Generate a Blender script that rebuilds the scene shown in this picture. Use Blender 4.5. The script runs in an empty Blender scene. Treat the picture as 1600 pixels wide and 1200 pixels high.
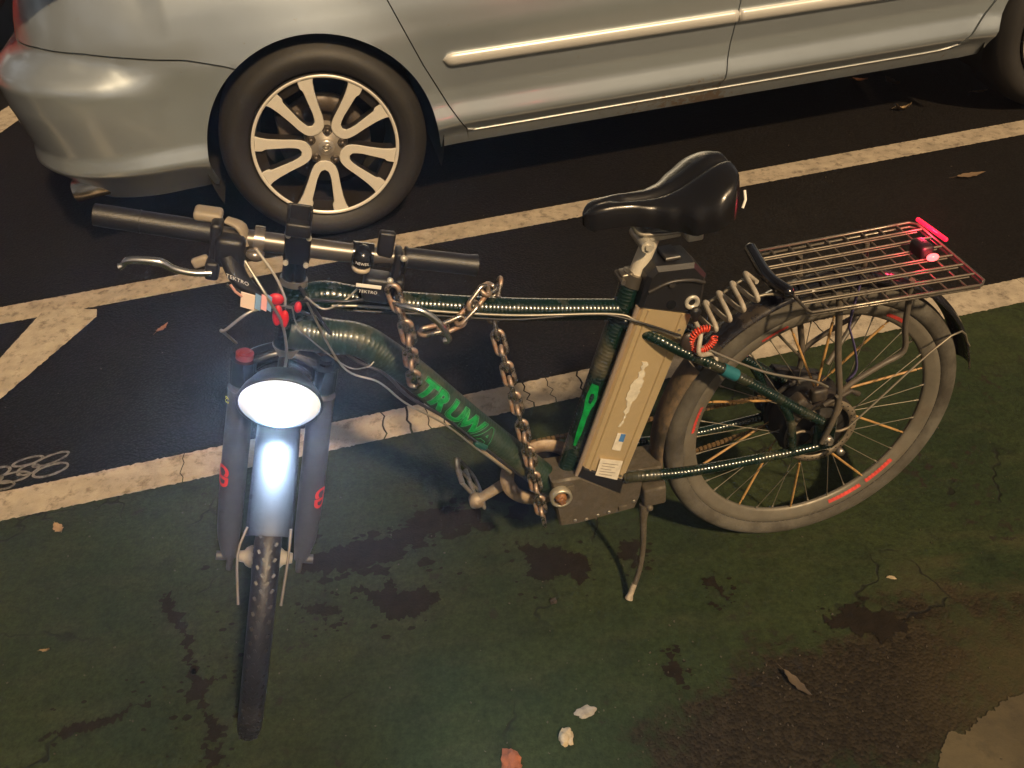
import bpy, bmesh, math, random
from math import sin, cos, pi, radians as rad
from mathutils import Vector, Matrix, noise
from mathutils.geometry import delaunay_2d_cdt, intersect_point_line
random.seed(7)
S = bpy.context.scene
COL = S.collection

# ------------------------------------------------------------------ camera
cam = bpy.data.cameras.new("camera"); co = bpy.data.objects.new("camera", cam); COL.objects.link(co)
PITCH, ROLL, HGT = rad(39.6057), rad(-5.4947), 1.6357
fw = Vector((0, cos(PITCH), -sin(PITCH))); rt = Vector((1, 0, 0)); up = rt.cross(fw)
r2 = rt*cos(ROLL)+up*sin(ROLL); u2 = up*cos(ROLL)-rt*sin(ROLL)
co.matrix_world = Matrix(((r2.x, u2.x, -fw.x, 0), (r2.y, u2.y, -fw.y, 0), (r2.z, u2.z, -fw.z, HGT), (0, 0, 0, 1)))
cam.sensor_width = 36; cam.lens = 1353.8156/1600*36; cam.clip_start = .05; cam.clip_end = 500
S.camera = co
# ------------------------------------------------------------------ night sky and street light
W = bpy.data.worlds.new("World"); S.world = W; W.use_nodes = True
wn = W.node_tree.nodes; wl = W.node_tree.links
bg = wn["Background"]; tc = wn.new("ShaderNodeTexCoord"); sx = wn.new("ShaderNodeSeparateXYZ"); cr = wn.new("ShaderNodeValToRGB")
wl.new(tc.outputs["Generated"], sx.inputs[0]); wl.new(sx.outputs["Z"], cr.inputs[0]); wl.new(cr.outputs[0], bg.inputs[0])
cr.color_ramp.elements[0].position = 0.0; cr.color_ramp.elements[0].color = (.30, .26, .24, 1)
cr.color_ramp.elements[1].position = .7; cr.color_ramp.elements[1].color = (.62, .62, .66, 1)
bg.inputs[1].default_value = .072
# added glow patches low on the horizon, for soft highlights on car panels
nzw = wn.new("ShaderNodeTexNoise"); nzw.inputs["Scale"].default_value = 3.2; nzw.inputs["Detail"].default_value = 3
mpw = wn.new("ShaderNodeMapping"); mpw.inputs["Scale"].default_value = (1, 1, 2.2); wl.new(tc.outputs["Generated"], mpw.inputs[0]); wl.new(mpw.outputs[0], nzw.inputs["Vector"])
rpw = wn.new("ShaderNodeMapRange"); rpw.inputs["From Min"].default_value = .47; rpw.inputs["From Max"].default_value = .62; rpw.inputs["To Max"].default_value = 7; wl.new(nzw.outputs["Fac"], rpw.inputs["Value"])
bnd = wn.new("ShaderNodeValToRGB"); bnd.color_ramp.elements[0].position = .02; bnd.color_ramp.elements[0].color = (0, 0, 0, 1); e1 = bnd.color_ramp.elements.new(.10); e1.color = (1, .86, .66, 1); e2 = bnd.color_ramp.elements.new(.35); e2.color = (.75, .80, .85, 1)
bnd.color_ramp.elements[-1].position = .62; bnd.color_ramp.elements[-1].color = (0, 0, 0, 1); wl.new(sx.outputs["Z"], bnd.inputs[0])
scw = wn.new("ShaderNodeVectorMath"); scw.operation = 'SCALE'; wl.new(bnd.outputs[0], scw.inputs[0]); wl.new(rpw.outputs[0], scw.inputs["Scale"])
adw = wn.new("ShaderNodeVectorMath"); adw.operation = 'ADD'; wl.new(scw.outputs[0], adw.inputs[0]); wl.new(cr.outputs[0], adw.inputs[1]); wl.new(adw.outputs[0], bg.inputs[0])
SUN_DIR = Vector((.42, -.80, .92)).normalized()
sun = bpy.data.lights.new("street_light", 'SUN'); so = bpy.data.objects.new("street_light", sun); COL.objects.link(so)
sun.energy = 5.5; sun.angle = rad(3.0); sun.color = (1.0, .71, .40)
so.rotation_euler = SUN_DIR.to_track_quat('Z', 'Y').to_euler(); so.location = SUN_DIR*10
S.view_settings.view_transform = 'Standard'; S.view_settings.look = 'None'; S.view_settings.exposure = .12; S.view_settings.gamma = 1
S.cycles.max_bounces = 5; S.cycles.sample_clamp_indirect = 3

# ------------------------------------------------------------------ materials
MATS = {}
def mat(name, col, rough=.5, metal=0, bump=0, bscale=200, var=0, vscale=8, col2=None, coat=0, emit=None, es=0, spec=.5, dirt=0, dcol=(.12, .08, .05), dscale=30, dth=.55, aniso=None, coords="Object"):
    if name in MATS: return MATS[name]
    m = bpy.data.materials.new(name); m.use_nodes = True; MATS[name] = m
    nt = m.node_tree; n = nt.nodes; l = nt.links; b = n["Principled BSDF"]
    b.inputs["Base Color"].default_value = (*col, 1); b.inputs["Roughness"].default_value = rough
    b.inputs["Metallic"].default_value = metal; b.inputs["Coat Weight"].default_value = coat
    b.inputs["Coat Roughness"].default_value = .08
    b.inputs["Specular IOR Level"].default_value = spec
    t = n.new("ShaderNodeTexCoord"); src = None
    if var:
        z = n.new("ShaderNodeTexNoise"); z.inputs["Scale"].default_value = vscale; z.inputs["Detail"].default_value = 6; z.inputs["Roughness"].default_value = .65
        l.new(t.outputs[coords], z.inputs["Vector"])
        mx = n.new("ShaderNodeMix"); mx.data_type = 'RGBA'
        c2 = col2 or tuple(c*(1-var) for c in col)
        mx.inputs["A"].default_value = (*c2, 1); mx.inputs["B"].default_value = (*col, 1)
        rp = n.new("ShaderNodeMapRange"); rp.inputs["From Min"].default_value = .35; rp.inputs["From Max"].default_value = .65
        l.new(z.outputs["Fac"], rp.inputs["Value"]); l.new(rp.outputs[0], mx.inputs["Factor"])
        l.new(mx.outputs["Result"], b.inputs["Base Color"]); src = mx.outputs["Result"]
    if dirt:
        z = n.new("ShaderNodeTexNoise"); z.inputs["Scale"].default_value = dscale; z.inputs["Detail"].default_value = 8; z.inputs["Roughness"].default_value = .7
        l.new(t.outputs[coords], z.inputs["Vector"])
        rp = n.new("ShaderNodeMapRange"); rp.inputs["From Min"].default_value = dth-.08; rp.inputs["From Max"].default_value = dth+.1; rp.inputs["To Max"].default_value = dirt
        l.new(z.outputs["Fac"], rp.inputs["Value"])
        mx = n.new("ShaderNodeMix"); mx.data_type = 'RGBA'; mx.inputs["A"].default_value = (*col, 1); mx.inputs["B"].default_value = (*dcol, 1)
        if src: l.new(src, mx.inputs["A"])
        l.new(rp.outputs[0], mx.inputs["Factor"]); l.new(mx.outputs["Result"], b.inputs["Base Color"])
        mr = n.new("ShaderNodeMapRange"); mr.inputs["To Min"].default_value = rough; mr.inputs["To Max"].default_value = min(1, rough+.4)
        l.new(rp.outputs[0], mr.inputs["Value"]); l.new(mr.outputs[0], b.inputs["Roughness"])
        if metal:
            mr = n.new("ShaderNodeMapRange"); mr.inputs["To Min"].default_value = metal; mr.inputs["To Max"].default_value = .1
            l.new(rp.outputs[0], mr.inputs["Value"]); l.new(mr.outputs[0], b.inputs["Metallic"])
    if bump:
        z = n.new("ShaderNodeTexNoise"); z.inputs["Scale"].default_value = bscale; z.inputs["Detail"].default_value = 5
        l.new(t.outputs[coords], z.inputs["Vector"])
        bp = n.new("ShaderNodeBump"); bp.inputs["Strength"].default_value = bump; bp.inputs["Distance"].default_value = .002
        l.new(z.outputs["Fac"], bp.inputs["Height"]); l.new(bp.outputs[0], b.inputs["Normal"])
    if emit:
        b.inputs["Emission Color"].default_value = (*emit, 1); b.inputs["Emission Strength"].default_value = es
    return m

def wrap_mat(name, col, col2, period, strength, rough=.25, dcol=(.10, .085, .05), dth=.6, dirt=.7):
    """clear tape wound in turns round a painted tube: u of the uv map runs along the tube in metres"""
    m = mat(name, col, rough=rough, coat=.6, var=1, vscale=14, col2=col2, dirt=dirt, dcol=dcol, dscale=9, dth=dth)
    nt = m.node_tree; n = nt.nodes; l = nt.links; b = n["Principled BSDF"]
    uv = n.new("ShaderNodeUVMap"); sp = n.new("ShaderNodeSeparateXYZ"); l.new(uv.outputs[0], sp.inputs[0])
    tc = n.new("ShaderNodeTexCoord"); nz = n.new("ShaderNodeTexNoise"); nz.inputs["Scale"].default_value = 25; l.new(tc.outputs["Object"], nz.inputs["Vector"])
    a = n.new("ShaderNodeMath"); a.operation = 'MULTIPLY'; a.inputs[1].default_value = 1/period; l.new(sp.outputs["X"], a.inputs[0])
    c = n.new("ShaderNodeMath"); c.operation = 'ADD'; l.new(a.outputs[0], c.inputs[0]); l.new(sp.outputs["Y"], c.inputs[1])
    e = n.new("ShaderNodeMath"); e.operation = 'ADD'; l.new(c.outputs[0], e.inputs[0]); l.new(nz.outputs["Fac"], e.inputs[1])
    f = n.new("ShaderNodeMath"); f.operation = 'FRACT'; l.new(e.outputs[0], f.inputs[0])
    g = n.new("ShaderNodeMath"); g.operation = 'POWER'; g.inputs[1].default_value = 3; l.new(f.outputs[0], g.inputs[0])
    bp = n.new("ShaderNodeBump"); bp.inputs["Strength"].default_value = strength; bp.inputs["Distance"].default_value = .0015
    l.new(g.outputs[0], bp.inputs["Height"]); l.new(bp.outputs[0], b.inputs["Normal"]); l.new(bp.outputs[0], b.inputs["Coat Normal"])
    return m

paint_green = wrap_mat("taped_green_paint", (.0018, .0100, .0085), (.003, .016, .011), .0075, .9)
paint_dusty = wrap_mat("dusty_taped_green_paint", (.007, .026, .016), (.018, .032, .018), .0075, .7, rough=.35, dth=.56)
green_decal = mat("bright_green_decal", (.0, .32, .06), rough=.4, var=.6, vscale=70, coat=.5)
green_line = mat("green_decal_outline", (.03, .26, .09), rough=.4)
blk_plastic = mat("black_plastic", (.010, .010, .012), rough=.42, bump=.25, bscale=500)
blk_gloss = mat("glossy_black", (.006, .006, .008), rough=.16, coat=.5)
blk_fender = mat("black_mudguard", (.010, .010, .014), rough=.2, coat=.5, dirt=.8, dcol=(.09, .07, .045), dscale=9, dth=.60)
mud_fender = mat("muddy_mudguard", (.035, .03, .022), rough=.6, dirt=1, dcol=(.14, .10, .06), dscale=22, dth=.48, bump=.6, bscale=120)
vinyl = mat("black_vinyl", (.008, .0075, .008), rough=.27, bump=.12, bscale=700, coat=.2)
alu = mat("brushed_aluminium", (.60, .57, .50), rough=.35, metal=.4, var=.25, vscale=40)
alu_batt = mat("anodised_case", (.66, .52, .31), rough=.33, metal=.5, var=.18, vscale=6, bump=.08, bscale=300, dirt=.25, dcol=(.3, .22, .14), dscale=7, dth=.6)
steel = mat("dull_steel", (.40, .38, .34), rough=.35, metal=.9, dirt=.7, dcol=(.10, .06, .03), dscale=40, dth=.58)
steel_dirty = mat("dirty_steel", (.115, .10, .078), rough=.5, metal=.5, dirt=.9, dcol=(.055, .045, .03), dscale=30, dth=.46, bump=.5, bscale=150)
steel_link = mat("rusting_chain_steel", (.48, .43, .38), rough=.26, metal=1, dirt=.95, dcol=(.22, .085, .025), dscale=24, dth=.535)
rusty = mat("rusty_steel", (.26, .12, .05), rough=.6, metal=.3, dirt=.8, dcol=(.12, .05, .02), dscale=60, dth=.5)
chrome = mat("bright_lever_metal", (.75, .73, .70), rough=.18, metal=1)
rubber = mat("tyre_rubber", (.009, .009, .011), rough=.45, bump=.5, bscale=160, dirt=.5, dcol=(.05, .045, .04), dscale=14, dth=.58)
rubber_dusty = mat("dusty_tyre_rubber", (.105, .098, .082), rough=.85, bump=.5, bscale=140, var=.45, vscale=12, col2=(.045, .040, .032))
rubber_car = mat("car_tyre_rubber", (.022, .0205, .0195), rough=.6, bump=.3, bscale=60, var=.35, vscale=5)
rim_dusty = mat("dusty_rim", (.19, .175, .145), rough=.45, metal=.3, var=.3, vscale=14, dirt=.4, dcol=(.12, .09, .06), dscale=16, dth=.56)
rim_blk = mat("black_rim", (.02, .02, .022), rough=.35)
red_rim = mat("red_rim_sticker", (.60, .06, .05), rough=.5, var=.3, vscale=30)
red_paint = mat("red_fork_lettering", (.62, .035, .03), rough=.45)
red_plastic = mat("red_plastic", (.50, .012, .018), rough=.4)
red_cap = mat("dull_red_cap", (.16, .02, .02), rough=.5)
red_coil = mat("red_coil_plastic", (.62, .06, .03), rough=.3, coat=.4)
orange_sleeve = mat("orange_spoke_sleeve", (.46, .27, .10), rough=.4, var=.4, vscale=60)
spoke_m = mat("dull_spoke", (.22, .20, .16), rough=.45, metal=.6)
fork_grey = mat("matt_grey_fork", (.044, .047, .050), rough=.5, var=.25, vscale=12, bump=.1, bscale=200)
white_label = mat("white_paper_label", (.62, .58, .50), rough=.7, var=.2, vscale=80)
peeled = mat("peeled_sticker", (.58, .54, .44), rough=.8, var=.3, vscale=60)
blue_label = mat("blue_print", (.05, .16, .40), rough=.6)
grey_print = mat("grey_print", (.25, .23, .2), rough=.7)
white_print = mat("white_print", (.75, .73, .68), rough=.5)
teal_tape = mat("teal_tape", (.015, .12, .15), rough=.45)
cable_blk = mat("cable_housing", (.018, .018, .02), rough=.35)
cable_grey = mat("bare_cable", (.30, .28, .24), rough=.35, metal=.7)
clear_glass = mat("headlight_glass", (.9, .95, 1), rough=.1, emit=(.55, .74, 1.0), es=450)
led_red = mat("red_led", (.8, .05, .05), rough=.3, emit=(1, .10, .10), es=4)
red_reflect = mat("red_reflector", (.75, .02, .05), rough=.15, coat=.7)
white_cord = mat("dirty_white_cord", (.36, .33, .28), rough=.5, dirt=.85, dcol=(.25, .2, .15), dscale=40, dth=.55)
tag_card = mat("tag_card", (.72, .58, .50), rough=.6)
tag_blue = mat("tag_blue_band", (.18, .32, .55), rough=.6)
tag_pink = mat("tag_pink_band", (.75, .38, .42), rough=.6)
purple_strap = mat("purple_strap", (.07, .06, .16), rough=.7)

# car
car_paint = mat("silver_car_paint", (.45, .515, .58), rough=.29, metal=.72, coat=.9, var=.06, vscale=3)
def car_dirt():
    m = car_paint; nt = m.node_tree; n = nt.nodes; l = nt.links; b = n["Principled BSDF"]
    tcn = n.new("ShaderNodeTexCoord"); sp = n.new("ShaderNodeSeparateXYZ"); l.new(tcn.outputs["Object"], sp.inputs[0])
    h = n.new("ShaderNodeMapRange"); h.inputs["From Min"].default_value = .27; h.inputs["From Max"].default_value = .42; h.inputs["To Min"].default_value = 1; h.inputs["To Max"].default_value = 0
    l.new(sp.outputs["Z"], h.inputs["Value"])
    xr = n.new("ShaderNodeMapRange"); xr.inputs["From Min"].default_value = .9; xr.inputs["From Max"].default_value = 1.5; l.new(sp.outputs["X"], xr.inputs["Value"])
    x2 = n.new("ShaderNodeMapRange"); x2.inputs["From Min"].default_value = 1.5; x2.inputs["From Max"].default_value = 1.56; x2.inputs["To Min"].default_value = 1; x2.inputs["To Max"].default_value = .25; l.new(sp.outputs["X"], x2.inputs["Value"])
    z = n.new("ShaderNodeTexNoise"); z.inputs["Scale"].default_value = 45; z.inputs["Detail"].default_value = 8; z.inputs["Roughness"].default_value = .75; l.new(tcn.outputs["Object"], z.inputs["Vector"])
    a = n.new("ShaderNodeMath"); a.operation = 'MULTIPLY'; l.new(h.outputs[0], a.inputs[0]); l.new(xr.outputs[0], a.inputs[1])
    a2 = n.new("ShaderNodeMath"); a2.operation = 'MULTIPLY'; l.new(a.outputs[0], a2.inputs[0]); l.new(x2.outputs[0], a2.inputs[1])
    a3 = n.new("ShaderNodeMath"); a3.operation = 'MULTIPLY_ADD'; a3.inputs[1].default_value = .32; l.new(a2.outputs[0], a3.inputs[0]); l.new(z.outputs["Fac"], a3.inputs[2])
    rp = n.new("ShaderNodeMapRange"); rp.inputs["From Min"].default_value = .64; rp.inputs["From Max"].default_value = .74; rp.inputs["To Max"].default_value = .75; l.new(a3.outputs[0], rp.inputs["Value"])
    mx = n.new("ShaderNodeMix"); mx.data_type = 'RGBA'; mx.inputs["B"].default_value = (.32, .21, .12, 1)
    old = b.inputs["Base Color"].links[0].from_socket; l.new(old, mx.inputs["A"]); l.new(rp.outputs[0], mx.inputs["Factor"]); l.new(mx.outputs["Result"], b.inputs["Base Color"])
car_dirt()
red_car_paint = mat("red_car_paint", (.16, .012, .008), rough=.35, coat=.5)
glass_dark = mat("dark_window_glass", (.01, .012, .012), rough=.06, spec=.8)
under_blk = mat("underbody_black", (.006, .006, .006), rough=.9)
rim_machined = mat("machined_alloy", (.66, .62, .55), rough=.38, metal=.25)
rim_dark = mat("dark_alloy_paint", (.030, .026, .024), rough=.4, metal=.4)
disc_m = mat("brake_disc_steel", (.13, .11, .095), rough=.5, metal=.6, dirt=.6, dcol=(.05, .03, .02), dscale=20, dth=.5)
chrome_car = mat("exhaust_chrome", (.65, .60, .52), rough=.25, metal=1, bump=.1, bscale=300)
trim_m = mat("silver_moulding_paint", (.66, .66, .64), rough=.36, metal=.3, coat=.6)
seam_chrome = mat("bright_sill_edge", (.55, .56, .54), rough=.35, metal=.5)

# ------------------------------------------------------------------ mesh helpers
def catmull(pts, k=8):
    P = [Vector(p) for p in pts]
    if len(P) < 3: return P
    out = []
    Q = [P[0]*2-P[1]]+P+[P[-1]*2-P[-2]]
    for i in range(1, len(Q)-2):
        a, b, c, d = Q[i-1], Q[i], Q[i+1], Q[i+2]
        for j in range(k):
            t = j/k
            out.append(.5*((2*b)+(c-a)*t+(2*a-5*b+4*c-d)*t*t+(3*b-a-3*c+d)*t**3))
    out.append(P[-1]); return out

class MB:
    def __init__(s): s.v = []; s.f = []; s.uv = {}; s.M = Matrix(); s.smooth = []
    def add(s, vs, fs, sm=True, uvs=None):
        o = len(s.v); s.v += [s.M @ Vector(v) for v in vs]
        for i, f in enumerate(fs):
            s.f.append([o+j for j in f]); s.smooth.append(sm)
            if uvs: s.uv[len(s.f)-1] = uvs[i]
    def tube(s, pts, r, seg=12, cap=True, smooth=0, flat=1, closed=False, upv=None):
        P = catmull(pts, smooth) if smooth else [Vector(p) for p in pts]
        n = len(P); R = r if isinstance(r, (list, tuple)) else None
        def rr(i):
            if not R: return r
            t = i/(n-1)*(len(R)-1); k = min(int(t), len(R)-2); return R[k]+(R[k+1]-R[k])*(t-k)
        T = [(P[min(i+1, n-1)]-P[max(i-1, 0)]).normalized() for i in range(n)]
        if closed: T = [(P[(i+1) % n]-P[i-1]).normalized() for i in range(n)]
        ref = Vector(upv) if upv else (Vector((0, 0, 1)) if abs(T[0].z) < .9 else Vector((1, 0, 0)))
        a = (ref-T[0]*ref.dot(T[0])).normalized(); vs = []; L = [0]
        for i in range(n):
            a = (a-T[i]*a.dot(T[i])).normalized(); b = T[i].cross(a)
            for j in range(seg):
                t = 2*pi*j/seg; vs.append(P[i]+(a*cos(t)*flat+b*sin(t))*rr(i))
            if i: L.append(L[-1]+(P[i]-P[i-1]).length)
        fs = []; uvs = []
        m = n if closed else n-1
        for i in range(m):
            i2 = (i+1) % n; l0 = L[i]; l1 = L[i2] if i2 else L[i]+.01
            for j in range(seg):
                k = (j+1) % seg; fs.append([i*seg+j, i*seg+k, i2*seg+k, i2*seg+j])
                uvs.append([(l0, j/seg), (l0, (j+1)/seg), (l1, (j+1)/seg), (l1, j/seg)])
        s.add(vs, fs, True, uvs)
        if cap and not closed:
            o = len(vs); s.add(vs[:seg], [list(range(seg))[::-1]], False); s.add(vs[-seg:], [list(range(seg))], False)
    def lathe(s, prof, axis='Y', seg=64, c=(0, 0, 0), closed=False, a0=0, a1=2*pi):
        """prof: (radius, along-axis)"""
        full = abs(a1-a0-2*pi) < 1e-6; n = seg if full else seg+1; vs = []
        for i in range(n):
            t = a0+(a1-a0)*i/seg
            for r, h in prof:
                if axis == 'Y': vs.append((c[0]+r*cos(t), c[1]+h, c[2]+r*sin(t)))
                elif axis == 'Z': vs.append((c[0]+r*cos(t), c[1]+r*sin(t), c[2]+h))
                else: vs.append((c[0]+h, c[1]+r*cos(t), c[2]+r*sin(t)))
        m = len(prof); fs = []
        for i in range(seg):
            k = (i+1) % n
            for j in range(m if closed else m-1):
                j2 = (j+1) % m; fs.append([i*m+j, k*m+j, k*m+j2, i*m+j2])
        s.add(vs, fs)
    def prism(s, poly, h0, h1, axis='Y', bevel=0, sm=False):
        """poly in the plane across the axis, ear-clipped by cdt"""
        pl = poly; n = len(pl)
        res = delaunay_2d_cdt([Vector(p) for p in pl], [], [list(range(n))], 1, 1e-6)
        V2, F2 = res[0], res[2]
        def mk(p, h): return (p[0], h, p[1]) if axis == 'Y' else ((p[0], p[1], h) if axis == 'Z' else (h, p[0], p[1]))
        if bevel:
            c = Vector((sum(p[0] for p in pl)/n, sum(p[1] for p in pl)/n))
            def inset(p, e):
                i = pl.index(p) if p in pl else 0
                a = Vector(pl[i-1]); b = Vector(p); d = Vector(pl[(i+1) % n])
                t1 = (b-a).normalized(); t2 = (d-b).normalized(); nn = Vector((-(t1+t2).y, (t1+t2).x))
                nn = nn.normalized() if nn.length > 1e-6 else Vector((0, 0))
                ar = sum(pl[j-1][0]*pl[j][1]-pl[j][0]*pl[j-1][1] for j in range(n))
                return b+nn*e*(1 if ar > 0 else -1)
            sg = 1 if h1 > h0 else -1
            rings = [([tuple(inset(p, bevel)) for p in pl], h0), (pl, h0+sg*bevel), (pl, h1-sg*bevel), ([tuple(inset(p, bevel)) for p in pl], h1)]
        else: rings = [(pl, h0), (pl, h1)]
        for r, h in (rings[0], rings[-1]):
            res = delaunay_2d_cdt([Vector(p) for p in r], [], [list(range(n))], 1, 1e-6)
            s.add([mk(p, h) for p in res[0]], [list(f) for f in res[2]], False)
        for (ra, ha), (rb, hb) in zip(rings, rings[1:]):
            s.add([mk(p, ha) for p in ra]+[mk(p, hb) for p in rb], [[i, (i+1) % n, n+(i+1) % n, n+i] for i in range(n)], sm)
    def box(s, c, d, bev=.0, R=None):
        """rounded box, c centre, d full sizes"""
        bm = bmesh.new(); bmesh.ops.create_cube(bm, size=1)
        for v in bm.verts: v.co = Vector((v.co.x*d[0], v.co.y*d[1], v.co.z*d[2]))
        if bev: bmesh.ops.bevel(bm, geom=bm.edges[:], offset=bev, segments=3, affect='EDGES', profile=.5)
        M = Matrix.Translation(c) @ (R.to_4x4() if R is not None else Matrix())
        bm.verts.index_update(); vs = [M @ v.co for v in bm.verts]; fs = [[v.index for v in f.verts] for f in bm.faces]; bm.free()
        s.add(vs, fs, bool(bev))
    def ball(s, c, r, sc=(1, 1, 1), seg=16):
        bm = bmesh.new(); bmesh.ops.create_uvsphere(bm, u_segments=seg, v_segments=seg//2+2, radius=r)
        vs = [Vector((v.co.x*sc[0], v.co.y*sc[1], v.co.z*sc[2]))+Vector(c) for v in bm.verts]
        bm.verts.index_update(); fs = [[v.index for v in f.verts] for f in bm.faces]; bm.free(); s.add(vs, fs)
    def build(s, name, m, parent=None, label=None, autos=True):
        me = bpy.data.meshes.new(name); me.from_pydata([tuple(v) for v in s.v], [], s.f)
        me.polygons.foreach_set("use_smooth", s.smooth)
        if s.uv:
            ul = me.uv_layers.new(name="UVMap")
            for fi, uvs in s.uv.items():
                p = me.polygons[fi]
                for k, li in enumerate(p.loop_indices): ul.data[li].uv = uvs[k]
        bm = bmesh.new(); bm.from_mesh(me); bmesh.ops.recalc_face_normals(bm, faces=bm.faces[:])
        bm.to_mesh(me); bm.free()
        me.materials.append(m)
        o = bpy.data.objects.new(name, me); COL.objects.link(o)
        if parent: o.parent = parent
        if label: o["label"] = label
        return o

def thing(name, label, cat, loc=(0, 0, 0), M=None, group=None):
    o = bpy.data.objects.new(name, None); COL.objects.link(o)
    if M is not None: o.matrix_world = M
    else: o.location = loc
    o.empty_display_size = .1
    o["label"] = label; o["category"] = cat
    if group: o["group"] = group
    return o
def tag(o, label, cat, group=None):
    o["label"] = label; o["category"] = cat
    if group: o["group"] = group
    return o
def struct(o): o["kind"] = "structure"; return o

def text_mesh(txt, size, cuts=2, outline=0, bold=0):
    cu = bpy.data.curves.new("t", 'FONT'); cu.body = txt; cu.size = size; cu.resolution_u = 4; cu.offset = bold
    if outline: cu.fill_mode = 'NONE'
    cu.space_character = 1.08
    ob = bpy.data.objects.new("t", cu); COL.objects.link(ob)
    bpy.context.view_layer.update()
    me = bpy.data.meshes.new_from_object(ob.evaluated_get(bpy.context.evaluated_depsgraph_get()))
    bm = bmesh.new(); bm.from_mesh(me)
    if cuts: bmesh.ops.triangulate(bm, faces=bm.faces[:]); bmesh.ops.subdivide_edges(bm, edges=bm.edges[:], cuts=cuts, use_grid_fill=True)
    bm.verts.index_update()
    V = [(v.co.x, v.co.y) for v in bm.verts]; F = [[v.index for v in f.verts] for f in bm.faces]
    bm.free(); bpy.data.objects.remove(ob); bpy.data.curves.remove(cu); bpy.data.meshes.remove(me)
    return V, F
def text_part(name, txt, size, m, fn, parent, cuts=1, center=True, bold=0):
    V, F = text_mesh(txt, size, cuts, bold=bold)
    if center:
        x0 = min(v[0] for v in V); x1 = max(v[0] for v in V); y0 = min(v[1] for v in V); y1 = max(v[1] for v in V)
        V = [(x-(x0+x1)/2, y-(y0+y1)/2) for x, y in V]
    mb = MB(); mb.add([fn(x, y) for x, y in V], F, False)
    return mb.build(name, m, parent)

# ================================================================== GROUND
LT = Vector((cos(rad(9.897)), sin(rad(9.897)), 0)); LN = Vector((-LT.y, LT.x, 0))
def LP(t, n, z=0): return LT*t+LN*n+Vector((0, 0, z))
def ground_mat():
    m = bpy.data.materials.new("worn_asphalt"); m.use_nodes = True; nt = m.node_tree; n = nt.nodes; l = nt.links; b = n["Principled BSDF"]
    tc = n.new("ShaderNodeTexCoord")
    def nz(sc, det=8, ro=.6):
        z = n.new("ShaderNodeTexNoise"); z.inputs["Scale"].default_value = sc; z.inputs["Detail"].default_value = det; z.inputs["Roughness"].default_value = ro
        l.new(tc.outputs["Object"], z.inputs["Vector"]); return z
    a = nz(1.3); c = nz(60, 4); r = n.new("ShaderNodeValToRGB"); l.new(a.outputs["Fac"], r.inputs[0])
    r.color_ramp.elements[0].position = .35; r.color_ramp.elements[0].color = (.0062, .0052, .0047, 1)
    r.color_ramp.elements[1].position = .7; r.color_ramp.elements[1].color = (.0115, .0095, .0083, 1)
    v = n.new("ShaderNodeTexVoronoi"); v.inputs["Scale"].default_value = 130; l.new(tc.outputs["Object"], v.inputs["Vector"])
    mr = n.new("ShaderNodeMapRange"); mr.inputs["From Min"].default_value = .0; mr.inputs["From Max"].default_value = .6; mr.inputs["To Min"].default_value = 1.9; mr.inputs["To Max"].default_value = .45
    l.new(v.outputs["Distance"], mr.inputs["Value"])
    vm = n.new("ShaderNodeVectorMath"); vm.operation = 'SCALE'; l.new(r.outputs[0], vm.inputs[0]); l.new(mr.outputs[0], vm.inputs["Scale"])
    # pale flecks of grit
    v2 = n.new("ShaderNodeTexVoronoi"); v2.inputs["Scale"].default_value = 26; l.new(tc.outputs["Object"], v2.inputs["Vector"])
    lt = n.new("ShaderNodeMath"); lt.operation = 'LESS_THAN'; lt.inputs[1].default_value = .055; l.new(v2.outputs["Distance"], lt.inputs[0])
    k = nz(9, 2); gt = n.new("ShaderNodeMath"); gt.operation = 'GREATER_THAN'; gt.inputs[1].default_value = .57; l.new(k.outputs["Fac"], gt.inputs[0])
    mu = n.new("ShaderNodeMath"); mu.operation = 'MULTIPLY'; l.new(lt.outputs[0], mu.inputs[0]); l.new(gt.outputs[0], mu.inputs[1])
    mx = n.new("ShaderNodeMix"); mx.data_type = 'RGBA'; mx.inputs["B"].default_value = (.10, .085, .07, 1); l.new(mu.outputs[0], mx.inputs["Factor"]); l.new(vm.outputs[0], mx.inputs["A"])
    l.new(mx.outputs["Result"], b.inputs["Base Color"]); b.inputs["Roughness"].default_value = .75; b.inputs["Specular IOR Level"].default_value = .16
    bp = n.new("ShaderNodeBump"); bp.inputs["Strength"].default_value = .6; bp.inputs["Distance"].default_value = .003
    ad = n.new("ShaderNodeMath"); ad.operation = 'ADD'; l.new(v.outputs["Distance"], ad.inputs[0]); l.new(c.outputs["Fac"], ad.inputs[1])
    l.new(ad.outputs[0], bp.inputs["Height"]); l.new(bp.outputs[0], b.inputs["Normal"])
    return m
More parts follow.
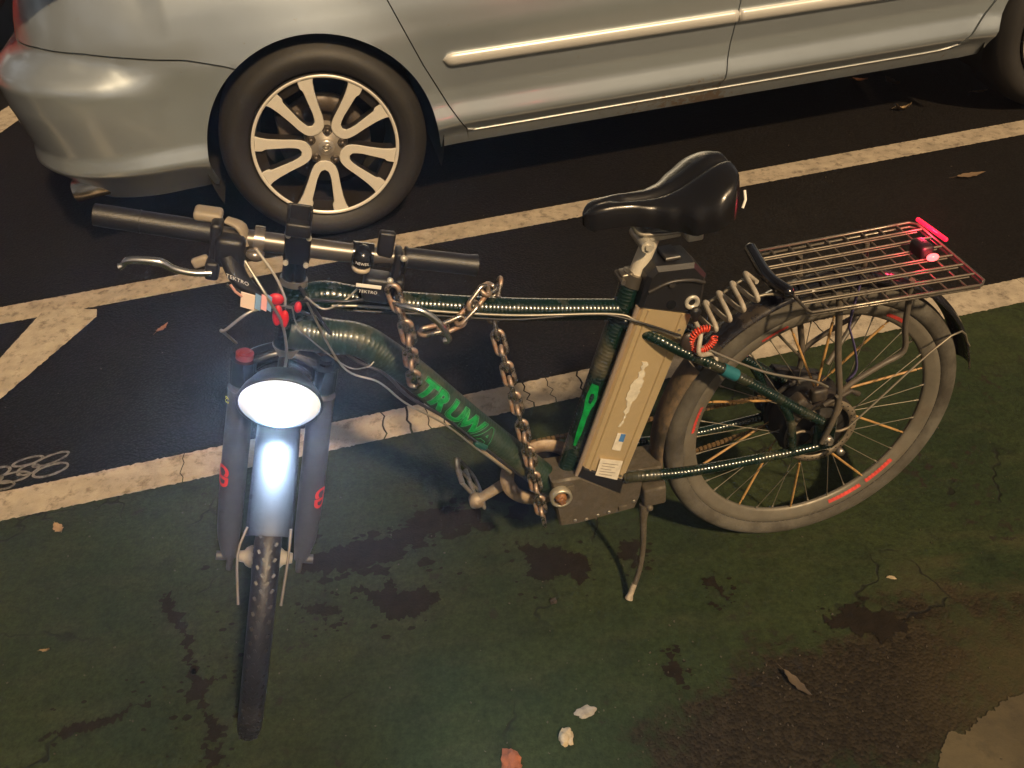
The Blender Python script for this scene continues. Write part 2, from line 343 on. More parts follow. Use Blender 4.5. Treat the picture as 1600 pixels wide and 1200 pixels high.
def lane_mat():
    m = bpy.data.materials.new("worn_green_lane_paint"); m.use_nodes = True; nt = m.node_tree; n = nt.nodes; l = nt.links; b = n["Principled BSDF"]
    tc = n.new("ShaderNodeTexCoord")
    def nz(sc, det=8, ro=.6, vec=None):
        z = n.new("ShaderNodeTexNoise"); z.inputs["Scale"].default_value = sc; z.inputs["Detail"].default_value = det; z.inputs["Roughness"].default_value = ro
        l.new(vec or tc.outputs["Object"], z.inputs["Vector"]); return z
    def mixc(f, A, B):
        mx = n.new("ShaderNodeMix"); mx.data_type = 'RGBA'
        for s_, q in (("A", A), ("B", B)):
            if isinstance(q, tuple): mx.inputs[s_].default_value = (*q, 1)
            else: l.new(q, mx.inputs[s_])
        l.new(f, mx.inputs["Factor"]); return mx.outputs["Result"]
    def rng(v, a, b_, c=0, d=1):
        r = n.new("ShaderNodeMapRange"); r.inputs["From Min"].default_value = a; r.inputs["From Max"].default_value = b_; r.inputs["To Min"].default_value = c; r.inputs["To Max"].default_value = d
        l.new(v, r.inputs["Value"]); return r.outputs[0]
    def mth(op, a, b_=None, cval=None):
        q = n.new("ShaderNodeMath"); q.operation = op
        for i, x in enumerate((a, b_, cval)):
            if x is None: continue
            if isinstance(x, (int, float)): q.inputs[i].default_value = x
            else: l.new(x, q.inputs[i])
        return q.outputs[0]
    base = mixc(rng(nz(2.2).outputs["Fac"], .35, .65), (.0165, .0275, .0125), (.0270, .0370, .0140))
    # tyre-drag streaks along the lane
    mp = n.new("ShaderNodeMapping"); mp.inputs["Rotation"].default_value = (0, 0, -rad(12)); mp.inputs["Scale"].default_value = (2.0, 7, 1); l.new(tc.outputs["Object"], mp.inputs[0])
    base = mixc(rng(nz(2.5, 5, .6, mp.outputs[0]).outputs["Fac"], .5, .75, 0, .5), base, (.040, .043, .022))
    base = mixc(rng(nz(14, 6, .7).outputs["Fac"], .50, .68, 0, .55), base, (.012, .017, .010))
    fine = rng(nz(90, 6, .75).outputs["Fac"], .3, .7, .55, 1.45)
    vm = n.new("ShaderNodeVectorMath"); vm.operation = 'SCALE'; l.new(base, vm.inputs[0]); l.new(fine, vm.inputs["Scale"]); base = vm.outputs[0]
    # paint gone near the kerb side: brown asphalt shows
    sp = n.new("ShaderNodeSeparateXYZ"); l.new(tc.outputs["Object"], sp.inputs[0])
    big = nz(5, 10, .68).outputs["Fac"]; speck = nz(45, 6, .75).outputs["Fac"]
    # signed distance to the ellipse of the bare area centred (.5,.86)
    dx = mth('MULTIPLY', mth('SUBTRACT', sp.outputs["X"], .56), 1.75); dy = mth('MULTIPLY', mth('SUBTRACT', mth('ADD', sp.outputs["Y"], mth('MULTIPLY', sp.outputs["X"], -.30)), .70), 4.4)
    dd = mth('SQRT', mth('ADD', mth('MULTIPLY', dx, dx), mth('MULTIPLY', dy, dy)))
    wear = mth('ADD', mth('MULTIPLY', mth('SUBTRACT', 1.0, dd), .42), mth('ADD', mth('MULTIPLY', big, 1.0), mth('MULTIPLY', speck, .45)))
    wf = rng(wear, .80, .92)
    ag = n.new("ShaderNodeTexVoronoi"); ag.inputs["Scale"].default_value = 150; l.new(tc.outputs["Object"], ag.inputs["Vector"])
    agc = n.new("ShaderNodeSeparateColor"); l.new(ag.outputs["Color"], agc.inputs[0])
    wcol = mixc(rng(agc.outputs[0], .2, 1), (.0125, .0095, .0060), (.030, .0235, .0145))
    base = mixc(wf, base, wcol)
    st_ = mth('MULTIPLY', rng(nz(2.2, 5, .55, mp.outputs[0]).outputs["Fac"], .46, .62), mth('MULTIPLY', rng(sp.outputs["X"], .55, .95), rng(mth('ABSOLUTE', mth('SUBTRACT', mth('ADD', sp.outputs["Y"], mth('MULTIPLY', sp.outputs["X"], -.22)), .93)), .05, .14, 1, 0)))
    base = mixc(mth('MULTIPLY', st_, .34), base, (.085, .068, .036))
    cdx = mth('SUBTRACT', sp.outputs["X"], 1.02); cdy = mth('SUBTRACT', sp.outputs["Y"], .78)
    cd = mth('SQRT', mth('ADD', mth('MULTIPLY', cdx, cdx), mth('MULTIPLY', cdy, cdy)))
    cw = mth('MULTIPLY', rng(mth('ADD', cd, mth('MULTIPLY', big, .28)), .30, .52, 1, 0), rng(speck, .35, .65, .4, .9))
    base = mixc(cw, base, (.050, .038, .019))
    # scattered small losses elsewhere
    s2 = mth('MULTIPLY', rng(nz(3.1, 3).outputs["Fac"], .55, .62), rng(nz(26, 7, .7).outputs["Fac"], .56, .60))
    base = mixc(s2, base, (.020, .017, .013))
    # hairline cracks
    mp2 = n.new("ShaderNodeMapping"); mp2.inputs["Scale"].default_value = (1, 1, 1); l.new(tc.outputs["Object"], mp2.inputs[0])
    dist = n.new("ShaderNodeVectorMath"); dist.operation = 'SCALE'; dist.inputs["Scale"].default_value = .35; nzc = nz(3, 4); l.new(nzc.outputs["Color"], dist.inputs[0])
    av = n.new("ShaderNodeVectorMath"); av.operation = 'ADD'; l.new(mp2.outputs[0], av.inputs[0]); l.new(dist.outputs[0], av.inputs[1])
    vo = n.new("ShaderNodeTexVoronoi"); vo.feature = 'DISTANCE_TO_EDGE'; vo.inputs["Scale"].default_value = 2.3; l.new(av.outputs[0], vo.inputs["Vector"])
    ck = mth('MULTIPLY', rng(vo.outputs["Distance"], .004, .010, 1, 0), rng(nz(4, 3).outputs["Fac"], .50, .60, 0, .8))
    base = mixc(ck, base, (.010, .010, .009))
    # grit flecks
    v2 = n.new("ShaderNodeTexVoronoi"); v2.inputs["Scale"].default_value = 40; l.new(tc.outputs["Object"], v2.inputs["Vector"])
    fl = mth('MULTIPLY', rng(v2.outputs["Distance"], .07, .10, 1, 0), mth('GREATER_THAN', mth('ADD', nz(60, 2).outputs["Fac"], mth('MULTIPLY', wf, .10)), .66))
    base = mixc(fl, base, (.065, .055, .035))
    l.new(base, b.inputs["Base Color"]); b.inputs["Roughness"].default_value = .8; b.inputs["Specular IOR Level"].default_value = .14
    bp = n.new("ShaderNodeBump"); bp.inputs["Strength"].default_value = .7; bp.inputs["Distance"].default_value = .003
    h = mth('ADD', nz(170, 4, .7).outputs["Fac"], mth('MULTIPLY', rng(wf, 0, 1, .28, 1), mth('SUBTRACT', mth('MULTIPLY', ag.outputs["Distance"], -1.2), .2))); h = mth('SUBTRACT', h, ck)
    l.new(h, bp.inputs["Height"]); l.new(bp.outputs[0], b.inputs["Normal"])
    return m
GM = ground_mat(); LM = lane_mat()
g = MB(); g.add([(-150, -150, 0), (150, -150, 0), (150, 150, 0), (-150, 150, 0)], [[0, 1, 2, 3]], False)
struct(g.build("road_asphalt", GM))
# green bicycle lane, upper edge under line B
LB0, LB1 = 1.8185, 1.9338; LA0, LA1 = 2.8286, 2.9462
g = MB(); g.add([LP(-40, -.20, .004), LP(40, -.20, .004), LP(40, LB0+.03, .004), LP(-40, LB0+.03, .004)], [[0, 1, 2, 3]], False)
gl = g.build("green_bicycle_lane", LM); struct(gl)
line_m = mat("worn_white_line_paint", (.37, .31, .235), rough=.7, var=.35, vscale=16, bump=.8, bscale=120, dirt=.9, dcol=(.06, .045, .035), dscale=30, dth=.60)
line_m2 = mat("thick_white_line_paint", (.41, .35, .27), rough=.7, var=.30, vscale=18, bump=.9, bscale=90, dirt=.85, dcol=(.08, .06, .045), dscale=26, dth=.60)
def rag(x, a, s): return a*(noise.noise(Vector((x*55, s, 0)))*.8+noise.noise(Vector((x*180, s, 3)))*.8+max(0, noise.noise(Vector((x*23, s, 9)))-.35)*-2.2)
def line_strip(mb, t0, t1, n0, n1, z, seed, amp=.0042, cracks=None, step=.006):
    cs = sorted(cracks or []); bounds = [t0]+cs+[t1]
    for a, b in zip(bounds, bounds[1:]):
        ga = .0006+.0055*abs(noise.noise(Vector((a*31, 0, 0)))) if a != t0 else 0; gb = .0006+.0055*abs(noise.noise(Vector((b*31, 5, 0)))) if b != t1 else 0
        k = max(2, int((b-a)/step)) ; k = min(k, 1500)
        top = []; bot = []
        for i in range(k+1):
            u = i/k
            # crack edges slant and wander
            sa = noise.noise(Vector((a*9, seed, 1)))*.03; sb = noise.noise(Vector((b*9, seed, 1)))*.03
            def tx(v):
                w = (noise.noise(Vector((v*5, a*7, seed)))*.016, noise.noise(Vector((v*5, b*7, seed)))*.016)
                A = a+ga+(sa*(v-.5)+w[0] if ga else 0)
                B = b-gb+(sb*(v-.5)+w[1] if gb else 0)
                return A+(B-A)*u
            rows = []; VS = (0, .17, .33, .5, .67, .83, 1)
            for v in VS:
                nn = n0+(n1-n0)*v
                t = tx(v)
                if v == 0: nn += rag(t, amp, seed)
                if v == 1: nn += -rag(t, amp, seed+20)
                rows.append(LP(t, nn, z))
            top.append(rows)
        vs = [p for r in top for p in r]; fs = []
        for i in range(k):
            for j in range(6): fs.append([i*7+j, i*7+7+j, i*7+8+j, i*7+1+j])
        mb.add(vs, fs, False)
rnd = random.Random(3)
mb = MB(); line_strip(mb, -2.6, 4.6, LA0, LA1, .004, 1); line_strip(mb, -12, -2.6, LA0, LA1, .004, 1, step=.05); line_strip(mb, 4.6, 14, LA0, LA1, .004, 1, step=.05)
struct(mb.build("parking_lane_line", line_m))
cr_ = [-.61, -.05, .02, .075, .12, .37, .44, .53, .60, .66, .70, .98, 1.3, 1.62, 2.0, 2.3]
mb = MB(); line_strip(mb, -2.2, 2.6, LB0, LB1, .0085, 5, amp=.005, cracks=cr_); line_strip(mb, -12, -2.2, LB0, LB1, .0085, 5, step=.05); line_strip(mb, 2.6, 14, LB0, LB1, .0085, 5, step=.05)
struct(mb.build("bicycle_lane_line", line_m2))
# diagonal hatch stroke meeting the parking line at the far left
def poly_mark(name, P, m, z, amp=.004, step=.01, seed=0):
    out = []
    n = len(P)
    for i in range(n):
        a = Vector(P[i]); b = Vector(P[(i+1) % n]); k = max(1, int((b-a).length/step)); d = (b-a).normalized(); nn = Vector((-d.y, d.x))
        for j in range(k):
            p = a+(b-a)*j/k; out.append(p+nn*rag(i*3+j*step, amp, seed+i))
    res = delaunay_2d_cdt(out, [], [list(range(len(out)))], 1, 1e-6)
    mb = MB(); mb.add([(p.x, p.y, z) for p in res[0]], [list(f) for f in res[2]], False)
    return struct(mb.build(name, m))
poly_mark("hatch_stroke", [(-1.622, 2.605), (-1.55, 2.617), (-1.423, 2.594), (-1.408, 2.545), (-1.585, 2.118), (-1.75, 1.72), (-1.86, 1.75), (-1.668, 2.35)], line_m2, .009, seed=4)
poly_mark("stall_divider", [(-2.47, 4.30), (-2.40, 4.62), (-2.26, 5.5), (-2.38, 5.5), (-2.58, 4.66), (-2.66, 4.30)], line_m2, .004, seed=8)
# worn cream patch at the near right corner and bare and dark patches in the green paint
tan_m = mat("faded_cream_paint", (.082, .064, .031), rough=.8, var=.4, vscale=7, bump=.5, bscale=120, dirt=.6, dcol=(.035, .027, .018), dscale=25, dth=.6)
poly_mark("cream_road_marking", [(.70, .70), (.735, .765), (.765, .80), (.80, .80), (.838, .825), (.87, .838), (.91, .86), (.95, .868), (1.05, .90), (1.5, .95), (1.5, .3), (.75, .3)], tan_m, .0060, amp=.009, step=.003, seed=6)
bare_dark_m = mat("bare_and_dark_patch", (.0150, .0112, .0075), rough=.9, var=.4, vscale=40, bump=1, bscale=220, spec=.15)
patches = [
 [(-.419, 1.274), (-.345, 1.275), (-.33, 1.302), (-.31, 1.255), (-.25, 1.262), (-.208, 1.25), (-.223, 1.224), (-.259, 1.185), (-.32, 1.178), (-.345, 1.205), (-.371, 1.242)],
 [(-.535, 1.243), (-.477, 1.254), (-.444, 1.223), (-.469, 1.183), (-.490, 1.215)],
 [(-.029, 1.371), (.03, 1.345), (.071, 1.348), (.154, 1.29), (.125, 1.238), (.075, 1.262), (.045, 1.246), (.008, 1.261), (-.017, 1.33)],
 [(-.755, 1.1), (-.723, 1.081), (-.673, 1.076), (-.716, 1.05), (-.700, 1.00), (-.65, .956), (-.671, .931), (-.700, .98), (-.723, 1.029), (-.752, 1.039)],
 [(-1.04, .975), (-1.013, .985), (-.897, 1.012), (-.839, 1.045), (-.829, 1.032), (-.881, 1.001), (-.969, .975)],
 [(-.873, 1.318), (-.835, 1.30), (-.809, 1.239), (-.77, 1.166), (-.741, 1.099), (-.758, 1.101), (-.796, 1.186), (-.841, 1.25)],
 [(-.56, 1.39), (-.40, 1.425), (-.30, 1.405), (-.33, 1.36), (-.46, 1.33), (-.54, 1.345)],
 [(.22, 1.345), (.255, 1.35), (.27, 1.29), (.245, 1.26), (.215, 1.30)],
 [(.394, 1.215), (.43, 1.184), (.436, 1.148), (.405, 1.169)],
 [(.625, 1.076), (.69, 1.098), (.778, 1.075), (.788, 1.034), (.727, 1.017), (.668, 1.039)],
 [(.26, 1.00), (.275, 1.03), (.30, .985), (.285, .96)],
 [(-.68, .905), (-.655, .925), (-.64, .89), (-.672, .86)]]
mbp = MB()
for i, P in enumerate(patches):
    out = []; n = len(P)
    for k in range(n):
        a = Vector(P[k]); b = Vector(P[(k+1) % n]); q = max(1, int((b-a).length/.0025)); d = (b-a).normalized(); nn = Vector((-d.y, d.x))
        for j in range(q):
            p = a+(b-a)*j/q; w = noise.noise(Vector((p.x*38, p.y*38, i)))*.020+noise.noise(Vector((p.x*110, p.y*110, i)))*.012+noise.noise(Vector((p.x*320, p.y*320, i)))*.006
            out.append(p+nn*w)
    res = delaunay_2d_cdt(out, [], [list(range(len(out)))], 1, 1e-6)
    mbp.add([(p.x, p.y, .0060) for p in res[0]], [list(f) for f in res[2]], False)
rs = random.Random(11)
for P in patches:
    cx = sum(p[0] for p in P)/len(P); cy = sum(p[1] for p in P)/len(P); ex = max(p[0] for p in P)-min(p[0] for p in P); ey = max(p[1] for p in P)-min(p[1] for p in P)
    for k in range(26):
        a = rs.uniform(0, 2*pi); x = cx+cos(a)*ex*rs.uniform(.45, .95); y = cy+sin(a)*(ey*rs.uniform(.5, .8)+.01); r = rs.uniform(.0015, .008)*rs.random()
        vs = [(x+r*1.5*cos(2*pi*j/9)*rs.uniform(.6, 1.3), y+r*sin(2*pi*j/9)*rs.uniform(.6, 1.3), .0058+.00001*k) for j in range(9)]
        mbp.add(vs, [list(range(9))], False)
# a broken dark scatter left of the pedals
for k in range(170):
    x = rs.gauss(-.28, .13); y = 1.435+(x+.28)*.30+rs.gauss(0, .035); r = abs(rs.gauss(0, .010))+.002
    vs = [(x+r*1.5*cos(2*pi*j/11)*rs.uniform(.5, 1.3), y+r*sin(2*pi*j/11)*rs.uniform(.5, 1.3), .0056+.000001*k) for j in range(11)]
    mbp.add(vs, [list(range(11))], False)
struct(mbp.build("bare_and_dark_patches", bare_dark_m))
# a looped chalk-like mark at the left margin
chalk = mat("faded_chalk_paint", (.17, .155, .13), rough=.8, dirt=.8, dcol=(.03, .028, .026), dscale=60, dth=.52)
mb = MB()
for (cx, cy, ra, rb, an) in ((-1.32, 1.835, .048, .018, 25), (-1.305, 1.79, .046, .022, 18), (-1.372, 1.80, .028, .020, 15), (-1.405, 1.775, .045, .019, 8), (-1.385, 1.835, .040, .015, 15), (-1.455, 1.80, .030, .020, 20), (-1.48, 1.765, .045, .018, 12), (-1.43, 1.745, .040, .016, 0)):
    P = []
    for k in range(40):
        t = 2*pi*k/40; x = ra*cos(t); y = rb*sin(t); P.append((cx+x*cos(rad(an))-y*sin(rad(an)), cy+x*sin(rad(an))+y*cos(rad(an))))
    vs = []
    for k in range(40):
        p = Vector(P[k]); d = (Vector(P[(k+1) % 40])-Vector(P[k-1])).normalized(); nn = Vector((-d.y, d.x)); w = .0042*(1+.5*noise.noise(Vector((p.x*60, p.y*60, 0))))
        vs += [(*(p+nn*w), .0048+.0001*len(mb.f)/40), (*(p-nn*w), .0048+.0001*len(mb.f)/40)]
    mb.add(vs, [[2*k, (2*k+2) % 80, (2*k+3) % 80, 2*k+1] for k in range(40)], False)
struct(mb.build("looped_road_mark", chalk))

# ================================================================== CAR
CYAW = rad(10.0)
CM = Matrix.Translation((-.5756, 2.9457, 0)) @ Matrix.Rotation(CYAW, 4, 'Z')
# car frame: x forward, y = INTO the car (side face near y=0), z up
def rim_mesh(): pass
def side_n(s, z):
    """outward offset of the side surface"""
    # vertical section
    fb = min(1, max(0, (-.25-s)/.2))
    pts = [(.24, -.080), (.285, -.055), (.325, -.034), (.345, -.020), (.372, .003), (.385, .0055), (.398, .003), (.45, -.014), (.50, -.016), (.60, -.004), (.70, .006), (.78, -.001), (.86, -.016), (.94, -.042), (1.02, -.080), (1.2, -.18)]
    if fb: pts = [(z_, n_*(1-fb)+fb*(0 if z_ < .7 else n_)) for z_, n_ in pts]
    n = pts[-1][1]
    if z <= pts[0][0]: n = pts[0][1]
    else:
        for (a, na), (b, nb) in zip(pts, pts[1:]):
            if a <= z <= b:
                t = (z-a)/(b-a); n = na+(nb-na)*t; break
    return n
def arch_flare(x, z, cx):
    r = math.hypot(x-cx, z-.36); e = (r-.40)/.13
    return .016*max(0, 1-e)**1.5 if e > 0 else .016
def P3(s, z, off=0):
    """s: arc coordinate along the side; wraps round the rear corner for s<-.42"""
    S0 = -.42
    n = side_n(s, z)+off
    if z > .4: w = 1
    fb = min(1, max(0, (-.25-s)/.2))
    if fb and z < .72 and s >= S0:
        q_ = max(0, .70-z); n += fb*(.020*min(1, max(0, (.455-z)/.055))-max(0, (.395-z)*.80))
    if s < .6: n += arch_flare(s, z, 0)*min(1, max(0, (.75-z)*0+1))
    if s > 2.4: n += arch_flare(s, z, 3.05)
    if s >= S0 and s <= 3.45: return Vector((s, -n, z))
    if s < S0:
        # bumper: ledge under the seam and crease, tucked bottom
        d = S0-s; rx, ry = .545, .46; th = d/.62
        # bumper section
        seam = .70+.07*min(1, d/.45)
        bump = 0
        if z < seam:
            q = (seam-z)
            sm = lambda t: (lambda c: c*c*(3-2*c))(min(1, max(0, t)))
            bump = (.048+.045*sm((d-.15)/.35))*min(1, q/.060)*sm((d+.02)/.28)*(1-.45*min(1, max(0, (.60-z)/.25)))
            bump += .020*min(1, max(0, (.455-z)/.055))
            if z < .395: bump -= (.395-z)*.80
        else: bump = -.01*min(1, d/.2)-max(0, z-.8)*.10
        n += bump
        if th <= pi/2:
            ct, st = cos(th), sin(th)
            sg = lambda v, p: math.copysign(abs(v)**p, v)
            x = S0-rx*sg(st, .86); y = ry*(1-sg(ct, .80))
            nx, ny = -st, -ct
            return Vector((x+nx*n, y+ny*n, z))
        y = ry+(th-pi/2)*.62
        return Vector((S0-rx-n, y, z))
    d = s-3.45; rx, ry = .45, .55; th = d/.62
    n += (-.03 if z < .4 else 0)-max(0, z-.75)*.3*min(1, d/.4)
    if th <= pi/2: return Vector((3.45+rx*sin(th)+sin(th)*n, ry*(1-cos(th))-cos(th)*n, z))
    return Vector((3.45+rx+n, ry+(th-pi/2)*.62, z))
def panel(mb, outline, holes=(), step=.022, lip=.014, off=0, fn=P3):
    """outline polygon in (s,z), filled with a fine grid and wrapped on the body"""
    def dens(poly):
        o = []
        for i in range(len(poly)):
            a = Vector(poly[i]); b = Vector(poly[(i+1) % len(poly)]); k = max(1, int((b-a).length/step+.5))
            o += [a+(b-a)*j/k for j in range(k)]
        return o
    B = dens(outline); n = len(B)
    x0 = min(p.x for p in B); x1 = max(p.x for p in B); z0 = min(p.y for p in B); z1 = max(p.y for p in B)
    def inside(p):
        c = False
        for i in range(n):
            a, b = B[i], B[i-1]
            if (a.y > p.y) != (b.y > p.y) and p.x < (b.x-a.x)*(p.y-a.y)/(b.y-a.y)+a.x: c = not c
        return c
    pts = list(B)
    zs = []; z = math.floor(z0/.0125)*.0125
    while z < z1: zs.append(z); z += .0125 if z < .62 else .025
    for z in zs:
        x = math.floor(x0/.03)*.03
        while x < x1:
            p = Vector((x, z))
            if inside(p) and all((p-q).length_squared > (.007)**2 for q in B): pts.append(p)
            x += .03
    res = delaunay_2d_cdt(pts, [], [list(range(n))], 1, 1e-6)
    V = res[0]; F = [list(f) for f in res[2]]
    vs = [fn(p.x, p.y, off) for p in V]
    mb.add(vs, F, True)
    vi = [fn(p.x, p.y, off) for p in B]; vj = [fn(p.x, p.y, off-lip) for p in B]
    mb.add(vi+vj, [[i, (i+1) % n, n+(i+1) % n, n+i] for i in range(n)], True)
def arc(cx, cz, r, a0, a1, k): return [(cx+r*cos(rad(a0+(a1-a0)*i/k)), cz+r*sin(rad(a0+(a1-a0)*i/k))) for i in range(k+1)]

def make_wheel(parent, cx, first=None):
    R = .366; c = (cx, 0, .366)
    mb = MB()
    prof = [(.262, .012), (.268, .004), (.275, .0005), (.29, -.008), (.308, -.012), (.325, -.008), (.340, .004), (.352, .018), (.360, .030), (.365, .045), (.366, .07), (.366, .10), (.366, .20), (.35, .225), (.30, .235), (.25, .22)]
    mb.lathe([(r, h) for r, h in prof], 'Y', 128, c)
    w = mb.build("wheel", rubber_car, parent)
    # barrel and lip
    mb = MB(); mb.lathe([(.262, .004), (.259, -.003), (.251, -.004), (.246, .002), (.243, .02), (.238, .05), (.232, .09), (.225, .14), (.235, .21)], 'Y', 96, c)
    mb.build("wheel_barrel", rim_dark, w)
    mb = MB(); mb.lathe([(.2605, .003), (.2575, -.0042), (.2515, -.0052), (.2465, .0005)], 'Y', 96, c)
    mb.build("rim_lip", rim_machined, w)
    # five U-shaped twin spokes
    for k in range(5):
        th = rad(111+72*k)
        def tr(p, y): 
            x = p[0]*cos(th)-p[1]*sin(th); z = p[0]*sin(th)+p[1]*cos(th); return (cx+x, y, .366+z)
        # in local: radial = x, tangential = z ; arms from hub r .062 to lip r .248 at +-15.5 deg
        O = []; I = []
        def pol(r, a): return (r*cos(rad(a)), r*sin(rad(a)))
        outer = [pol(.247, 22.5), pol(.235, 21.5), pol(.20, 21.3), pol(.15, 23), pol(.11, 26.5)]
        base = [(.080, .042), (.066, .034), (.056, .019), (.053, 0)]
        outl = outer+base; outl = outl+[(x, -z) for x, z in outl[-2::-1]]
        inner = [pol(.247, 9.4), pol(.222, 8.8), pol(.212, 10.6), pol(.17, 10.8), pol(.13, 11.2), (.104, .018), (.094, .012), (.089, 0)]
        innl = inner+[(x, -z) for x, z in inner[-2::-1]]
        def yface(p): r = math.hypot(*p); return .0005+max(0, (.2-r))*.04
        nO = len(outl)
        # face as quad strip between outline and inner outline with equal counts
        def resample(L, m):
            V_ = [Vector(p) for p in L]; D = [0]
            for a, b in zip(V_, V_[1:]): D.append(D[-1]+(b-a).length)
            out = []
            for i in range(m+1):
                t = D[-1]*i/m; j = 0
                while j < len(D)-2 and D[j+1] < t: j += 1
                u = (t-D[j])/(D[j+1]-D[j]); out.append(V_[j]+(V_[j+1]-V_[j])*u)
            return out
        A = resample([tuple(p) for p in catmull([Vector((*p, 0)) for p in outl], 4)] if 0 else outl, 48); Bq = resample(innl, 48)
        vs = []
        for a, b in zip(A, Bq):
            e = .0022
            dirv = (b-a).normalized() if (b-a).length > 0 else Vector((0, 0))
            a2 = a+dirv*e; b2 = b-dirv*e
            vs += [tr(a, yface(a)+.004), tr(a2, yface(a)), tr(b2, yface(b)), tr(b, yface(b)+.004)]
        fs = []
        for i in range(48):
            for j in range(3): fs.append([4*i+j, 4*i+4+j, 4*i+5+j, 4*i+1+j])
        m2 = MB(); m2.add(vs, fs, False); m2.build("spoke_face", rim_machined, w)
        vs = []
        for a, b in zip(A, Bq):
            vs += [tr(a, yface(a)+.004), tr(a*.985, .055), tr(b, yface(b)+.004), tr(b-(b-a)*.12, .055)]
        fs = []
        for i in range(48):
            fs.append([4*i, 4*i+1, 4*i+5, 4*i+4]); fs.append([4*i+2, 4*i+6, 4*i+7, 4*i+3]); fs.append([4*i+1, 4*i+3, 4*i+7, 4*i+5])
        m2 = MB(); m2.add(vs, fs, False)
        # dark step at the outer end of the pocket
        m2.add([tr(pol(.246, -9), .012), tr(pol(.246, 9), .012), tr(pol(.215, 10), .016), tr(pol(.215, -10), .016), tr(pol(.214, 10), .045), tr(pol(.214, -10), .045)], [[0, 1, 2, 3], [3, 2, 4, 5]], False)
        m2.build("spoke_side", rim_dark, w)
    # hub web, nuts, cap, disc
    mb = MB(); mb.lathe([(.0, .004), (.03, .004), (.036, .010), (.062, .012), (.075, .020), (.080, .05)], 'Y', 40, c); mb.build("wheel_hub", mat("hub_alloy", (.38, .34, .29), rough=.4, metal=.6), w)
    mb = MB(); mb.lathe([(0, -.004), (.020, -.003), (.027, .0), (.029, .006)], 'Y', 32, c); cap = mb.build("center_cap", mat("cap_silver", (.5, .46, .42), rough=.3, metal=.7), w)
    for k in range(5):
        a = rad(75+72*k); q = (cx+.0575*cos(a), 0, .366+.0575*sin(a)); mb = MB(); mb.lathe([(0, -.004), (.007, -.004), (.0105, .0), (.0115, .02)], 'Y', 6, q); mb.lathe([(.0125, .006), (.017, .0105), (.019, .02)], 'Y', 20, q)
        mb.build("wheel_nut", mat("dark_nut", (.10, .085, .075), rough=.4, metal=.7), w)
    mb = MB()
    # ring shaped emblem in low relief
    for (ra, rb) in ((.016, .011), (.006, .0105)):
        mb.tube([(cx+ra*cos(2*pi*i/24), -.0045, .366+rb*sin(2*pi*i/24)) for i in range(24)], .0013, 6, closed=True)
    mb.tube([(cx+.0105*cos(2*pi*i/24), -.0045, .3715+.0045*sin(2*pi*i/24)) for i in range(24)], .0012, 6, closed=True)
    mb.build("cap_emblem", mat("emblem_chrome", (.75, .7, .62), rough=.25, metal=1), w)
    mb = MB(); mb.lathe([(.0, .11), (.09, .11), (.10, .085), (.165, .085), (.165, .10), (0, .10)], 'Y', 64, c); mb.box((cx-.11, .10, .42), (.09, .08, .13), .012); mb.build("brake_disc", disc_m, w)
    mb = MB(); mb.lathe([(0, .20), (.24, .20)], 'Y', 48, c); mb.build("wheel_backing", under_blk, w)
    return w

car = thing("silver_car", "silver grey minivan parked beyond the white line, five twin-spoke alloy wheel behind the handlebar", "car", M=CM)
body = MB()
# rear quarter: above bumper seam, round the arch to the rear door seam, with rear overhang side above the bumper
AR = .402
seamL = [(-2.30, .80), (-.95, .80), (-.70, .785), (-.52, .760), (-.38, .735), (-.26, .700), (-.235, .690)]
a_start = math.degrees(math.atan2(.690-.36, -.235))
quarter = seamL+arc(0, .36, AR, a_start, 4, 40)+[(.408, .33), (.412, .275), (.52, .272)]
quarter_r = [(.512, .335), (.452, .440), (.38, .60), (.292, .826), (.24, .95), (.20, 1.02)]
quarter = quarter+quarter_r+[(-2.30, 1.02)]
panel(body, quarter)
# sill below the doors
sill = [(.52, .272), (1.6, .272), (2.56, .272), (2.63, .282), (2.63, .36), (2.50, .3285), (2.38, .3245), (1.6, .3245), (.56, .3245), (.515, .330)]
panel(body, sill)
# front wing
fa = arc(3.05, .36, AR, 176, 5, 40)
wing = [(2.655, .285)]+fa+[(3.46, .30), (5.4, .30), (5.4, .86), (2.72, .99), (2.66, .60), (2.60, .46), (2.52, .36), (2.50, .335), (2.64, .335)]
panel(body, [(2.64, .285)]+fa+[(3.452, .30), (5.4, .30), (5.4, .86), (3.6, .90), (2.74, .99), (2.675, .60), (2.62, .49), (2.545, .385), (2.505, .336), (2.60, .345)])
bo = body.build("body", car_paint, car)
bmp = MB()
# rear bumper
off = .006
bs = [(s, z-off) for s, z in seamL]
a_s = math.degrees(math.atan2(.684-.36, -.243))
lower = arc(0, .36, AR, a_s, 190, 24)
panel(bmp, bs+lower+[(-.405, .27), (-.60, .262), (-1.2, .262), (-2.30, .262)])
bmp.build("rear_bumper", car_paint, car)
